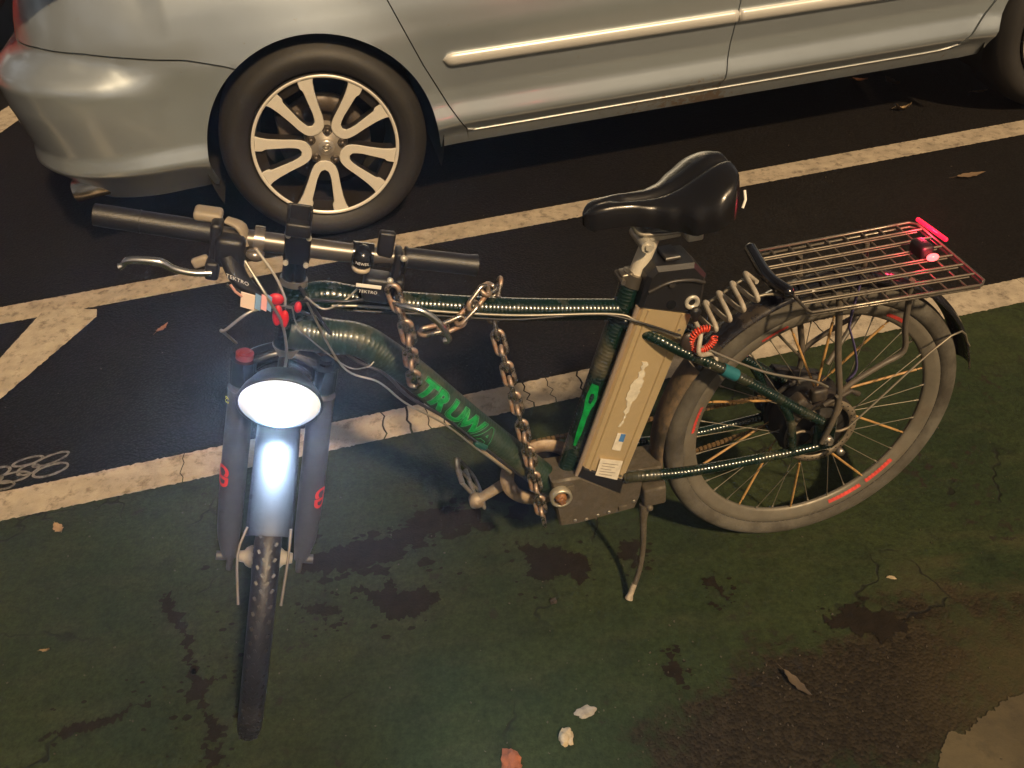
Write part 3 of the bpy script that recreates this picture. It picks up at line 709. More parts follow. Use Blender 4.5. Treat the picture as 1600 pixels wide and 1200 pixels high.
# doors
d1 = MB()
g_ = .0045
panel(d1, [(.452+g_, .440+.002), (.512+g_*.6, .338), (.56, .3285), (1.0, .3285), (1.50-g_/2, .3285), (1.515-g_/2, .40), (1.535-g_/2, .55), (1.548-g_/2, .66), (1.56-g_/2, 1.02), (.20+g_, 1.02), (.24+g_, .95), (.292+g_, .826), (.38+g_, .60)])
rd = d1.build("rear_door", car_paint, car)
d2 = MB()
panel(d2, [(1.50+g_/2, .3285), (2.38, .3285), (2.495, .336), (2.535, .385), (2.61, .49), (2.665, .60), (2.73, .985), (2.73, 1.02), (1.56+g_/2, 1.02), (1.548+g_/2, .66), (1.535+g_/2, .55), (1.515+g_/2, .40)])
fd = d2.build("front_door", car_paint, car)
def moulding(x0, x1, parent, round0, round1):
    mb = MB(); zc = .598; h = .0215; N = 60; prof = [(-.0, -1), (.012, -.96), (.017, -.6), (.0185, 0), (.017, .6), (.011, .95), (0, 1)]
    vs = []
    for i in range(N+1):
        x = x0+(x1-x0)*i/N; k = 1
        if round0: k = min(k, math.sqrt(max(.0, 1-max(0, 1-(x-x0)/.035)**2)))
        if round1: k = min(k, math.sqrt(max(.0, 1-max(0, 1-(x1-x)/.035)**2)))
        zz = zc-.006*(x-1.5)
        for o, t in prof: 
            z = zz+t*h*max(k, .05); p = P3(x, z); vs.append((x, p.y-o*max(k, .15)-.0005, z))
    m = len(prof); fs = [[i*m+j, (i+1)*m+j, (i+1)*m+j+1, i*m+j+1] for i in range(N) for j in range(m-1)]
    fs += [list(range(m)), list(range(N*m, N*m+m))]
    mb.add(vs, fs); return mb.build("side_moulding", trim_m, parent)
moulding(.452, 1.538, rd, True, False); moulding(1.5455, 2.60, fd, False, True)
# bright lower edge of the doors
mb = MB()
mb.tube([P3(s, z, .0015) for s, z in ((.515, .337), (.535, .331), (.56, .3275), (.8, .3265), (1.2, .3265), (1.7, .3265), (2.2, .3265), (2.40, .3275), (2.47, .333), (2.51, .345))], .0024, 6, smooth=6)
mb.build("door_edge_trim", seam_chrome, car)
# fuel door none; roof and glass (outside the picture)
mb = MB()
def gh(x0, x1, z0, z1, y0, y1): pass
sect = [(1.02, .036), (1.30, .12), (1.52, .20), (1.66, .33), (1.72, .60), (1.735, .98)]
xs = [(-.88, -.80, .0), (-.80, -.66, 0)]
def roofline(x, z):  # shrink height toward the ends
    return z
rows = []
for x, t in ((-.93, 0), (-.90, .35), (-.80, .75), (-.62, 1), (.4, 1), (1.4, 1), (1.9, .98), (2.3, .80), (2.75, .42), (3.2, .05), (3.45, 0)):
    r = []
    for z, y in sect: r.append((x, y+(.08 if x < -.85 else 0), 1.02+(z-1.02)*t))
    for z, y in sect[::-1][1:]: r.append((x, 1.96-y-(.08 if x < -.85 else 0), 1.02+(z-1.02)*t))
    rows.append(r)
m = len(rows[0]); vs = [p for r in rows for p in r]
mb.add(vs, [[i*m+j, (i+1)*m+j, (i+1)*m+j+1, i*m+j+1] for i in range(len(rows)-1) for j in range(m-1)])
mb.build("cabin", glass_dark, car)
mb = MB(); sr = [(1.55, .215), (1.665, .325), (1.725, .60), (1.742, .98)]; rr_ = [(.0, 0)]
rws = []
for x in (-.66, .2, 1.2, 1.9):
    r = [(x, y-.004, z+.003) for z, y in sr]+[(x, 1.964-y, z+.003) for z, y in sr[::-1][1:]]; rws.append(r)
m = len(rws[0]); mb.add([p for r in rws for p in r], [[i*m+j, (i+1)*m+j, (i+1)*m+j+1, i*m+j+1] for i in range(3) for j in range(m-1)])
mb.build("roof", car_paint, car)
# hood, far side and underbody
mb = MB()
mb.prism([(3.35, .14), (3.80, .50), (3.86, .98), (3.80, 1.46), (3.35, 1.82), (2.6, 1.88), (2.6, .08)], .88, .93, 'Z', bevel=.02, sm=True)
mb.build("bonnet", car_paint, car)
mb = MB(); mb.box((1.45, 1.90, .66), (4.7, .08, .76), .03); mb.build("far_side_panel", car_paint, car)
mb = MB(); mb.box((1.35, 1.0, .60), (1.75, 1.70, .56), .02); mb.box((-.62, 1.0, .56), (.40, 1.4, .44), .02); mb.box((3.62, 1.0, .60), (.25, 1.2, .5), .02); mb.box((1.3, 1.0, .42), (4.6, 1.0, .26), .02)
mb.build("underbody", under_blk, car)
for cx in (0, 3.05):
    mb = MB(); mb.lathe([(.425, .012), (.425, .40), (.0, .40)], 'Y', 48, (cx, 0, .36), a0=-.35, a1=pi+.35)
    mb.build("wheel_arch_liner", under_blk, car)
make_wheel(car, 0); make_wheel(car, 3.05)
# exhaust tip, oval, angled down
mb = MB()
pp = []
for i in range(9):
    t = i/8; pp.append(Vector((-.70-.135*t, .125, .325-.012*t)))
mb.M = Matrix.Translation((-.775, .13, .318)) @ Matrix.Rotation(rad(-6), 4, 'Y')
mb.lathe([(.030, .10), (.036, .04), (.037, -.02), (.038, -.125), (.034, -.128), (.033, -.05), (.033, .05)], 'X', 40)
mb.v = [Vector((v.x, .16+(v.y-.13)*1.25+-.03, v.z)) for v in mb.v]
mb.build("exhaust_tip", chrome_car, car)

# ---- red car parked behind, only its front corner shows
RM = Matrix.Translation((-3.55, 4.55, 0)) @ Matrix.Rotation(rad(12), 4, 'Z')
rc = thing("red_car", "dark red car parked at the far left, behind the silver minivan", "car", M=RM)
mb = MB()
prof = [(0, .25), (.06, .22), (.85, .22), (.9, .3), (.93, .55), (.88, .78), (.70, .88), (-.1, .95), (-.8, 1.45), (-2.4, 1.48), (-3.0, 1.0), (-3.2, .9), (-3.25, .4), (-3.1, .24)]
mb.prism(prof, 0, 1.75, 'Y', bevel=.07, sm=True); mb.build("body", red_car_paint, rc)
mb = MB(); mb.prism([(-.12, .98), (-.78, 1.40), (-2.3, 1.42), (-2.85, 1.02)], -.004, .01, 'Y'); mb.build("side_window", glass_dark, rc)
for x in (.35, -2.4):
    mb = MB(); mb.lathe([(.2, .0), (.24, -.02), (.31, -.02), (.33, .02), (.33, .18)], 'Y', 48, (x, 0, .33)); w = mb.build("wheel", rubber_car, rc)
    mb = MB(); mb.lathe([(0, -.01), (.05, -.02), (.2, .0), (.22, -.015)], 'Y', 30, (x, 0, .33)); mb.build("rim", disc_m, w)
mb = MB(); mb.box((.86, .25, .70), (.12, .30, .12), .03); mb.build("headlight", mat("lamp_lens", (.4, .4, .42), rough=.1), rc)

exec_bike = True
# ================================================================== BICYCLE
O_ = Vector((.6381, 1.3435, 0)); PSI = rad(189.1673); LEAN = rad(-2.7626)
U_ = Vector((cos(PSI), sin(PSI), 0)); V0_ = Vector((-sin(PSI), cos(PSI), 0)); Z_ = Vector((0, 0, 1))
W_ = Z_*cos(LEAN)+V0_*sin(LEAN); V_ = V0_*cos(LEAN)-Z_*sin(LEAN)
BM = Matrix(((U_.x, V_.x, W_.x, O_.x), (U_.y, V_.y, W_.y, O_.y), (U_.z, V_.z, W_.z, O_.z), (0, 0, 0, 1)))
def BW(u, v, w): return BM @ Vector((u, v, w))
bike = thing("electric_bicycle", "dark green taped electric bicycle on its kickstand, front wheel turned to the viewer", "bicycle", M=BM)
HTA = rad(71.73); DEL = rad(87.0); RW = .3346
A_ = Vector((-cos(HTA), 0, sin(HTA))); F0 = Vector((sin(HTA), 0, cos(HTA))); L0 = Vector((0, 1, 0))
F_ = F0*cos(DEL)+L0*sin(DEL); L_ = L0*cos(DEL)-F0*sin(DEL)
B_ = Vector((1.2143, 0, RW))-F0*.045
SM = Matrix(((F_.x, L_.x, A_.x, B_.x), (F_.y, L_.y, A_.y, B_.y), (F_.z, L_.z, A_.z, B_.z), (0, 0, 0, 1)))  # columns: f, l, a
def SB(a, f, l): return SM @ Vector((f, l, a))

# ---- frame
fr = MB()
fr.tube([SB(.50, 0, 0), (.955, 0, .768), (.904, 0, .748), (.866, 0, .709), (.817, 0, .647), (.717, 0, .498), (.61, 0, .351), (.575, 0, .305)], [.034, .031, .030, .030, .029, .029, .029, .029, .028], 28, smooth=10)
dt = fr.build("down_tube", paint_dusty, bike)
fr = MB()
fr.tube([SB(.545, 0, 0), (.948, 0, .848), (.888, 0, .828), (.805, 0, .800), (.627, 0, .751), (.41, 0, .703)], [.028, .025, .022, .0215, .021, .020], 26, smooth=8)
fr.tube([(.405, 0, .765), (.42, 0, .712), (.456, 0, .608), (.542, 0, .349), (.556, 0, .300)], [.0205, .0205, .021, .0215, .022], 26, smooth=6)
fr.tube([SB(.462, 0, 0), SB(.59, 0, 0)], .0235, 24)
for sgn in (1, -1):
    fr.tube([(.43, .006*sgn, .690), (.401, .025*sgn, .672), (.365, .050*sgn, .655), (.327, .060*sgn, .629), (.258, .062*sgn, .581), (.163, .065*sgn, .506), (.06, .066*sgn, .419), (.016, .067*sgn, .384)], [.014, .0125, .0115, .011, .011, .0105, .0105, .010], 18, smooth=5)
    fr.tube([(.43, .04*sgn, .320), (.40, .052*sgn, .326), (.288, .055*sgn, .311), (.094, .062*sgn, .310), (.014, .066*sgn, .314)], [.014, .012, .0115, .0105, .010], 18, smooth=5)
    fr.tube([(.115, .064*sgn, .462), (.085, .064*sgn, .40), (.072, .063*sgn, .318)], .009, 12, smooth=4)
    fr.box((.005, .067*sgn, .345), (.05, .007, .085), .003)
frame = fr.build("frame", paint_green, bike)
# lettering along the down tube
def tube_wrap(P0, P1, r, ang0, flip=1):
    P0 = Vector(P0); P1 = Vector(P1); ax = (P1-P0).normalized(); c = (P0+P1)/2; lat = Vector((0, 1, 0)); upn = ax.cross(lat).normalized()
    if upn.z < 0: upn = -upn
    def fn(x, y):
        a = ang0+y/r*flip; return c+ax*x+lat*(cos(a)*(r+.0006))+upn*(sin(a)*(r+.0006))
    return fn
dts = Vector((.817, 0, .647)); dte = Vector((.61, 0, .351)); ctr = dts+(dte-dts)*.40; ax_ = (dte-dts).normalized()
letters = "TRUWA"
for i, ch in enumerate(letters):
    q = dts+ax_*(.022, .060, .100, .142, .188)[i]
    fn = tube_wrap(q-ax_*.02, q+ax_*.02, .0295, .12)
    if i < 4:
        V2, F2 = text_mesh(ch, .050, 2, bold=.0022)
        x0 = min(v[0] for v in V2); x1 = max(v[0] for v in V2); y0 = min(v[1] for v in V2); y1 = max(v[1] for v in V2)
        mbx = MB(); mbx.add([fn((x-(x0+x1)/2)*1.0, (y-(y0+y1)/2)*1.0) for x, y in V2], F2, False)
        o = mbx.build("letter_decal", green_decal, dt)
    # thin outline of the letter
    V2, F2 = text_mesh(ch, .050, 0, bold=.0022)
    bmx = bmesh.new(); vv = [bmx.verts.new((x, y, 0)) for x, y in V2]
    for f in F2:
        try: bmx.faces.new([vv[k] for k in f])
        except ValueError: pass
    bmesh.ops.remove_doubles(bmx, verts=bmx.verts[:], dist=1e-6)
    xs_ = [v.co.x for v in bmx.verts]; ys_ = [v.co.y for v in bmx.verts]; mx_, my_ = (min(xs_)+max(xs_))/2, (min(ys_)+max(ys_))/2
    mbx = MB()
    for e in bmx.edges:
        if len(e.link_faces) == 1:
            a, b = e.verts; a = ((a.co.x-mx_)*1.12, (a.co.y-my_)*1.1); b = ((b.co.x-mx_)*1.12, (b.co.y-my_)*1.1)
            k = max(1, int(math.hypot(a[0]-b[0], a[1]-b[1])/.006))
            mbx.tube([fn(a[0]+(b[0]-a[0])*t/k, a[1]+(b[1]-a[1])*t/k) for t in range(k+1)], .0006, 5, cap=False)
    bmx.free(); mbx.build("letter_outline", green_line, dt)
# long green flash on the seat tube
fn = tube_wrap((.476, 0, .549), (.52, 0, .415), .0225, .45)
V2 = []; F2 = []
for i in range(21):
    x = -.078+.15*i/20; w = (.004+.007*math.exp(-((i-4)/3.5)**2)+.0015*noise.noise(Vector((i*.6, 0, 0))))*min(1, (20.5-i)/5)
    V2 += [fn(x, -w), fn(x, w*.6+.004)]
mbx = MB(); mbx.add(V2, [[2*i, 2*i+2, 2*i+3, 2*i+1] for i in range(20)], False); mbx.build("seat_tube_decal", green_decal, frame)
# seat clamp, seatpost
mb = MB(); mb.tube([(.405, 0, .757), (.396, 0, .779)], .0235, 24); mb.box((.415, 0, .778), (.024, .028, .016), .004); mb.tube([(.426, -.02, .775), (.426, .022, .775)], .005, 10); mb.build("seat_clamp", mat("clamp_alloy", (.2, .18, .15), rough=.35, metal=.8), bike)
mb = MB(); mb.tube([(.412, 0, .735), (.364, 0, .850)], .0150, 24)
sp_ = mb.build("seatpost", mat("seatpost_alloy", (.70, .65, .54), rough=.4, metal=.2), bike)
mb = MB(); mb.box((.355, 0, .854), (.075, .040, .022), .006); mb.tube([(.386, -.030, .846), (.386, .036, .846)], .0120, 18); mb.tube([(.386, .036, .846), (.386, .041, .846)], .006, 6); mb.box((.300, .022, .850), (.030, .034, .018), .004)
mb.build("saddle_clamp", alu, sp_)
# ---- saddle
def saddle():
    mb = MB(); N = 40; Mx = 28; vs = []
    u0, u1 = .222, .490
    for i in range(N+1):
        t = i/N; u = u0+(u1-u0)*t
        # half width
        def hw(t):
            k = [(0, .0), (.015, .030), (.05, .062), (.12, .090), (.22, .099), (.34, .088), (.46, .060), (.58, .041), (.72, .030), (.86, .026), (.95, .022), (.985, .014), (1, .004)]
            for (a, x), (b, y) in zip(k, k[1:]):
                if a <= t <= b: q = (t-a)/(b-a); return x+(y-x)*(q*q*(3-2*q))
        w = max(hw(t), .001)
        top = .963+.014*math.exp(-((t-.12)/.16)**2)-.036*t-.016*math.exp(-((t-.5)/.22)**2)-.014*max(0, (t-.90)/.10)**2-.03*max(0, (.05-t)/.05)**2
        dep = .064-.052*t if t < .5 else .038-.004*(t-.5)
        for j in range(Mx+1):
            a = -1+2*j/Mx; dep_ = dep*(1-.40*max(0, (t-.93)/.07)**2)
            if abs(a) < .72:
                q = abs(a)/.72; y = w*.86*q; z = top-.020*q**2.4*(w/.09)-.004*(1-q)
                z -= .011*math.exp(-(y/.009)**2)*(1 if t < .72 else max(0, 1-(t-.72)/.1))*min(1, t/.06)  # centre groove
            else:
                q = (abs(a)-.72)/.28; y = w*(.86+.14*sin(q*pi/2)*(1)-.10*max(0, q-.6)); z = top-.020*(w/.09)-dep_*(q**1.25)
                z += .012*(1-t)*q*0
            vs.append((u, math.copysign(y, a) if a else 0, z))
    m = Mx+1; mb.add(vs, [[i*m+j, (i+1)*m+j, (i+1)*m+j+1, i*m+j+1] for i in range(N) for j in range(Mx)])
    # underside
    vb = []
    for i in range(N+1): vb += [vs[i*m], vs[i*m+Mx]]
    mb.add(vb, [[2*i, 2*i+2, 2*i+3, 2*i+1] for i in range(N)], False)
    bm = None
    return mb
sd = saddle().build("saddle", vinyl, bike)
mb = MB()
for s in (1, -1):
    mb.tube([(.41, .02*s, .885), (.39, .022*s, .864), (.31, .022*s, .858), (.27, .03*s, .885)], .0036, 8, smooth=5)
mb.build("saddle_rail", steel, sd)
mb = MB(); mb.tube([(.232, .070, .938), (.234, .080, .926), (.240, .084, .914)], .0025, 6); mb.build("saddle_badge", white_print, sd)
# ---- battery
mb = MB(); mb.prism([(.398, .732), (.297, .697), (.442, .292), (.528, .358)], -.034, .042, 'Y', bevel=.007, sm=False)
bt = mb.build("battery", alu_batt, bike, "sand coloured aluminium battery case behind the seat tube")
ax_b = (Vector((.53, 0, .349))-Vector((.398, 0, .736))).normalized(); cross_b = Vector((-ax_b.z, 0, ax_b.x))
if cross_b.x > 0: cross_b = -cross_b
def onb(x, y): p = Vector((.53, 0, .349))-ax_b*y+cross_b*x; return (p.x, p.z)
mb = MB()
for k, w_ in ((.016, .0030), (.084, .0030)):
    p = Vector((.398, .042, .732))+cross_b*k+ax_b*.006; e = p+ax_b*.385; mb.tube([p, e], w_, 6)
mb.build("case_rib", alu_batt, bt)
mb = MB(); mb.tube([Vector((.404, .036, .73)), Vector((.534, .036, .352))], .005, 8); mb.build("mounting_rail", mat("rail_alloy", (.5, .40, .32), rough=.4, metal=.6), bt)
mb = MB(); mb.prism([(.404, .728), (.388, .792), (.372, .806), (.300, .800), (.277, .772), (.284, .705), (.297, .690)], -.038, .046, 'Y', bevel=.008)
cp = mb.build("battery_cap", blk_plastic, bt)
mb = MB(); mb.tube([(.388, .047, .762), (.35, .049, .775), (.31, .049, .772), (.283, .047, .760)], .0035, 8, smooth=5); mb.tube([(.345, .047, .77), (.345, .051, .77)], .006, 12); mb.prism([(.350, -.02), (.322, -.02), (.322, .028), (.350, .028)], .8045, .812, 'Z', bevel=.002); mb.build("cap_handle", mat("handle_plastic", (.03, .028, .027), rough=.4), cp)
for (x_, y_) in ((.010, .372), (.090, .366), (.012, .016), (.088, .010)):
    mb = MB(); p_ = onb(x_, y_); mb.tube([(p_[0], .042, p_[1]), (p_[0], .0445, p_[1])], .0030, 10)
    mb.build("case_screw", steel, bt)
mb = MB(); mb.lathe([(.0145, .044), (.0145, .049), (.012, .0505), (.008, .0495), (.006, .045)], 'Y', 24, (.305, 0, .723)); mb.build("battery_lock", alu, cp)
mb = MB(); mb.tube([(.345, .046, .727), (.345, .0485, .727)], .009, 20); mb.build("socket_cover", blk_gloss, cp)
mb = MB(); mb.prism([(.521, .375), (.533, .352), (.444, .278), (.434, .315)], -.037, .0455, 'Y', bevel=.004); mb.build("battery_foot", blk_plastic, bt)
def sticker(name, poly, m, v, parent):
    mbq = MB(); mbq.prism(poly, v-.0003, v+.0004, 'Y'); return mbq.build(name, m, parent)
sticker("paper_label", [onb(.030, .012), onb(.082, .002), onb(.079, .052), onb(.028, .056)], white_label, .0468, bt)
for k in range(5):
    sticker("label_print", [onb(.036, .044-.007*k), onb(.036+.036-.006*(k % 3), .041-.007*k), onb(.036+.036-.006*(k % 3), .0425-.007*k), onb(.036, .0455-.007*k)], grey_print, .0476, bt)
sticker("paper_label", [onb(.046, .078), onb(.066, .075), onb(.064, .118), onb(.046, .120)], white_label, .0435, bt)
sticker("label_print", [onb(.054, .100), onb(.065, .099), onb(.064, .118), onb(.054, .119)], blue_label, .0442, bt)
PB = []
rr = random.Random(5)
for i in range(26): PB.append(onb(.040+.004*sin(i*.35)+rr.uniform(-.0035, .0035), .135+.0062*i))
for i in range(26)[::-1]: PB.append(onb(.056+.003*sin(i*.5)+rr.uniform(-.004, .003)-(.008 if i < 6 else 0), .135+.0062*i))
sticker("peeled_sticker", PB, peeled, .0434, bt)

# ---- bottom bracket plate, motor controller shell, chainring, crank, pedal
mb = MB(); mb.prism([(.590, .355), (.578, .222), (.540, .217), (.412, .226), (.398, .262), (.394, .305), (.352, .305), (.352, .330), (.43, .336), (.455, .292), (.53, .352)], -.034, .045, 'Y', bevel=.005)
mb.box((.553, .046, .325), (.02, .006, .022), .002); mb.box((.44, .046, .240), (.02, .006, .012), .002)
pl = mb.build("bottom_bracket_shell", steel_dirty, bike)
mb = MB()
for (x, z) in ((.520, .228), (.495, .232), (.47, .234), (.545, .232), (.415, .25)): mb.ball((x, .0455, z), .004, (1, .5, 1), 10)
mb.build("shell_bolt", steel, pl)
mb = MB(); mb.lathe([(.023, .044), (.023, .060), (.018, .062), (.0165, .058), (.0165, .046)], 'Y', 32, (.574, 0, .317)); mb.build("bearing_cup", mat("cup_alloy", (.45, .42, .34), rough=.4, metal=.7), pl)
mb = MB(); mb.lathe([(0, .061), (.011, .061), (.012, .046)], 'Y', 20, (.574, 0, .317)); mb.box((.574, .062, .312), (.012, .006, .018), .002, Matrix.Rotation(.4, 3, 'Y')); mb.build("crank_axle", rusty, pl)
c = (.592, 0, .300)
mb = MB(); mb.lathe([(.062, -.052), (.088, -.052), (.090, -.049), (.090, -.045), (.060, -.045), (.060, -.052)], 'Y', 64, c)
cg = mb.build("chain_guard", mat("dirty_guard", (.36, .28, .2), rough=.6, dirt=.6, dcol=(.15, .09, .05), dscale=30, dth=.5), bike)
mb = MB(); N = 44; pol = []
for i in range(N*2): a = pi*i/N; r = .078 if i % 2 else .083; pol.append((c[0]+r*cos(a), c[2]+r*sin(a)))
mb.prism(pol, -.060, -.057, 'Y'); mb.build("chainring", mat("black_ring", (.02, .018, .016), rough=.5, metal=.4), bike)
mb = MB()
a0 = Vector((.592, -.078, .300)); a1 = Vector((.736, -.084, .224))
mb.tube([a0, a0+(a1-a0)*.3, a0+(a1-a0)*.9, a1], [.019, .014, .0125, .014], 16, smooth=5, flat=.8); mb.lathe([(.0, -.072), (.016, -.074), (.016, -.094), (0, -.096)], 'Y', 20, (.736, 0, .224))
cr2 = mb.build("crank_arm", mat("crank_alloy", (.33, .28, .22), rough=.5, metal=.4, dirt=.7, dcol=(.2, .14, .09), dscale=30, dth=.5), bike)
mb = MB()
pa = Vector((.736, -.10, .224)); pb = Vector((.742, -.185, .228)); t_ = Vector((.35, 0, .94)); 
mb.tube([pa, pb], .0055, 10)
cage = [(-.048, -.10), (-.052, -.145), (-.038, -.19), (.0, -.198), (.038, -.19), (.052, -.145), (.048, -.10)]
for s in (0,):
    mb.tube([Vector((.739, y, .226))+Vector((.42, 0, .90)).normalized()*x for x, y in cage], .0045, 8, smooth=4, flat=1.6)
    mb.tube([Vector((.739, -.10, .226))+Vector((.42, 0, .90)).normalized()*x for x in (-.048, .048)], .005, 8)
    mb.tube([Vector((.739, -.150, .226))+Vector((.42, 0, .90)).normalized()*x for x in (-.050, .050)], .003, 8)
mb.build("pedal", steel, bike)
# ---- kickstand
mb = MB()
kf = BM.inverted() @ Vector((.216, 1.177, .012))
mb.tube([(.392, .050, .238), (.398, .058, .20), (.402, .068, .125), (.416, .082, .065), tuple(kf)], [.012, .008, .0062, .0058, .006], 12, smooth=6)
mb.box((.372, .045, .262), (.05, .03, .05), .006); mb.ball((.385, .06, .236), .008)
ks = mb.build("kickstand", rusty if 0 else steel_dirty, bike)
kd = (kf-Vector((.416, .082, .065))).normalized()
mb = MB(); mb.tube([kf-kd*.036, kf-kd*.006, kf+kd*.004], [.0064, .0068, .0095], 14); mb.build("foot", mat("foot_rubber", (.42, .36, .28), rough=.6, var=.6, vscale=60), ks)

# ---- wheels
def wheel(M, name, tyre_m, rim_m, R, tread, motor, lit_label=None):
    """wheel in the x-z plane, axle along y, centre at origin, matrix M"""
    rt_ = .0225
    rimw = MB(); rimw.M = M
    ri = R-.072
    rimw.lathe([(R-.038, .0125), (R-.036, .0105), (R-.040, .008), (R-.040, -.008), (R-.036, -.0105), (R-.038, -.0125), (R-.052, -.0120), (ri+.006, -.0055), (ri, -.0035), (ri, .0035), (ri+.006, .0055), (R-.052, .0120)], 'Y', 120, closed=True)
    w = rimw.build(name, rim_m, bike, lit_label)
    t = MB(); t.M = M; cs = []
    K = 18
    for i in range(K):
        a = 2*pi*i/K
        cs.append((R-rt_+rt_*cos(a)*(1.0), .0215*sin(a)))
    t.lathe(cs, 'Y', 144, closed=True)
    if tread:
        rr = random.Random(2)
        for i in range(84):
            a = 2*pi*i/84
            for j, y in enumerate((-.013, -.0045, .0045, .013)):
                aa = a+(.5 if j % 2 else 0)*2*pi/84
                rad_ = R-rt_+math.sqrt(max(0, rt_**2-(y*.95)**2))
                cpos = Vector((rad_*cos(aa), y, rad_*sin(aa)))
                Rm = Matrix.Rotation(-aa, 3, 'Y') @ Matrix.Rotation(.5 if j < 2 else -.5, 3, 'X')
                t.box(tuple(cpos-Vector((cos(aa), 0, sin(aa)))*.0010), (.0036, .0040, .0065), .0, Rm)
    t.build("tyre", tyre_m, w)
    t = MB(); t.M = M
    for sy in (1, -1): t.lathe([(R-.0365, .0108*sy), (R-.038, .0134*sy), (R-.0400, .0134*sy), (R-.041, .0118*sy)], 'Y', 120)
    t.build("bead_gap", under_blk, w)
    hub = MB(); hub.M = M
    hr = .084 if motor else .022
    hub.lathe([(0, -.052), (.010, -.052), (.012, -.040), (hr*.8, -.036), (hr, -.028), (hr, .026), (hr*.8, .032), (.014, .036), (.010, .052), (0, .052)], 'Y', 48)
    hub.build("hub", mat("greasy_black_hub", (.012, .011, .010), rough=.6, bump=.6, bscale=60) if motor else alu, w)
    n = 36; slv = {2, 7, 9, 12, 16, 20, 23, 27, 30, 34} if motor else {3, 11, 19, 27}
    for i in range(n):
        a = 2*pi*(i+.35)/n; side = 1 if i % 2 else -1; cr_s = .42*(1 if (i//2) % 2 else -1)
        if motor: cr_s *= .55
        p = Vector(((hr-.004)*cos(a+cr_s), .024*side, (hr-.004)*sin(a+cr_s))); q = Vector((ri*cos(a), .002*side, ri*sin(a)))
        mb = MB(); mb.M = M
        mb.tube([p, q], .0010, 6, cap=False); d = (q-p).normalized(); mb.tube([q-d*.011, q+d*.001], .0019, 6)
        mb.ball(tuple(q-d*.004), .0026, (1, 1, 1), 8)
        if i in slv: mb.tube([p+d*.03, q-d*.014], .0028, 8)
        mb.build("spoke", orange_sleeve if i in slv else spoke_m, w, "spoke in an orange sleeve" if i in slv else None)
    return w
Mrear = Matrix.Translation((0, 0, RW))
rw = wheel(Mrear, "rear_wheel", rubber_dusty, rim_dusty, RW, False, True)
# red stickers on the rear rim
def rim_band(a0, a1, m, parent, M, side=1, r0=None, r1=None):
    mb = MB(); mb.M = M; k = 24; vs = []
    r0 = r0 or RW-.071+.009; r1 = r1 or RW-.054
    for i in range(k+1):
        a = rad(a0+(a1-a0)*i/k); jag = .0012*sin(i*2.1)
        y0 = .0055+(.0120-.0055)*((r0-(RW-.066))/.014); y1 = .0055+(.0120-.0055)*((r1-(RW-.066))/.014)
        vs += [((r0+jag)*cos(a), side*(y0+.0007), (r0+jag)*sin(a)), (r1*cos(a), side*(min(y1, .0119)+.0007), r1*sin(a))]
    mb.add(vs, [[2*i, 2*i+2, 2*i+3, 2*i+1] for i in range(k)], False); mb.build("rim_sticker", m, parent)
rim_band(-102, -84, red_rim, rw, Mrear) if 0 else None
for a0, a1 in ((-123, -106), (-142, -126), (118, 128), (60, 72), (8, 22)): rim_band(a0, a1, red_rim, rw, Mrear)
# brake rotor and caliper, left side
mb = MB(); mb.M = Mrear
mb.lathe([(.066, .0435), (.082, .0435), (.082, .0455), (.066, .0455)], 'Y', 90, closed=True)
for k in range(6):
    a = 2*pi*k/6; mb.tube([(.018*cos(a), .0445, .018*sin(a)), (.045*cos(a+.25), .0445, .045*sin(a+.25)), (.068*cos(a+.1), .0445, .068*sin(a+.1))], .0035, 6, smooth=3)
mb.lathe([(.022, .040), (.022, .0475), (.010, .0475)], 'Y', 24)
ro = mb.build("brake_rotor", mat("rotor_steel", (.20, .17, .13), rough=.5, metal=.5, dirt=.5, dcol=(.12, .09, .05), dscale=40), rw)
mb = MB(); mb.M = Mrear
for k in range(48):
    a = 2*pi*k/48; r = .0715 if k % 2 else .077; mb.lathe([(0, .0461), (.0018, .0461)], 'Y', 8, (r*cos(a), 0, r*sin(a)))
mb.build("rotor_hole", under_blk, rw)
mb = MB(); mb.box((.065, .048, .42), (.05, .034, .045), .008, Matrix.Rotation(.7, 3, 'Y')); mb.box((.03, .062, .455), (.035, .02, .03), .006); mb.tube([(.02, .07, .43), (-.035, .072, .455), (-.055, .07, .44)], .006, 8); mb.build("brake_caliper", mat("caliper_black", (.02, .018, .016), rough=.5, dirt=.6, dcol=(.08, .06, .04), dscale=40, dth=.5), bike)
mb = MB(); mb.tube([(0, -.09, RW), (0, .088, RW)], .006, 12); mb.lathe([(.012, .072), (.012, .082), (.008, .083), (0, .083)], 'Y', 6, (0, 0, RW)); mb.lathe([(.008, .078), (.008, .088), (0, .088)], 'Y', 16, (-.03, 0, .30)); mb.build("axle_nut", steel, bike)
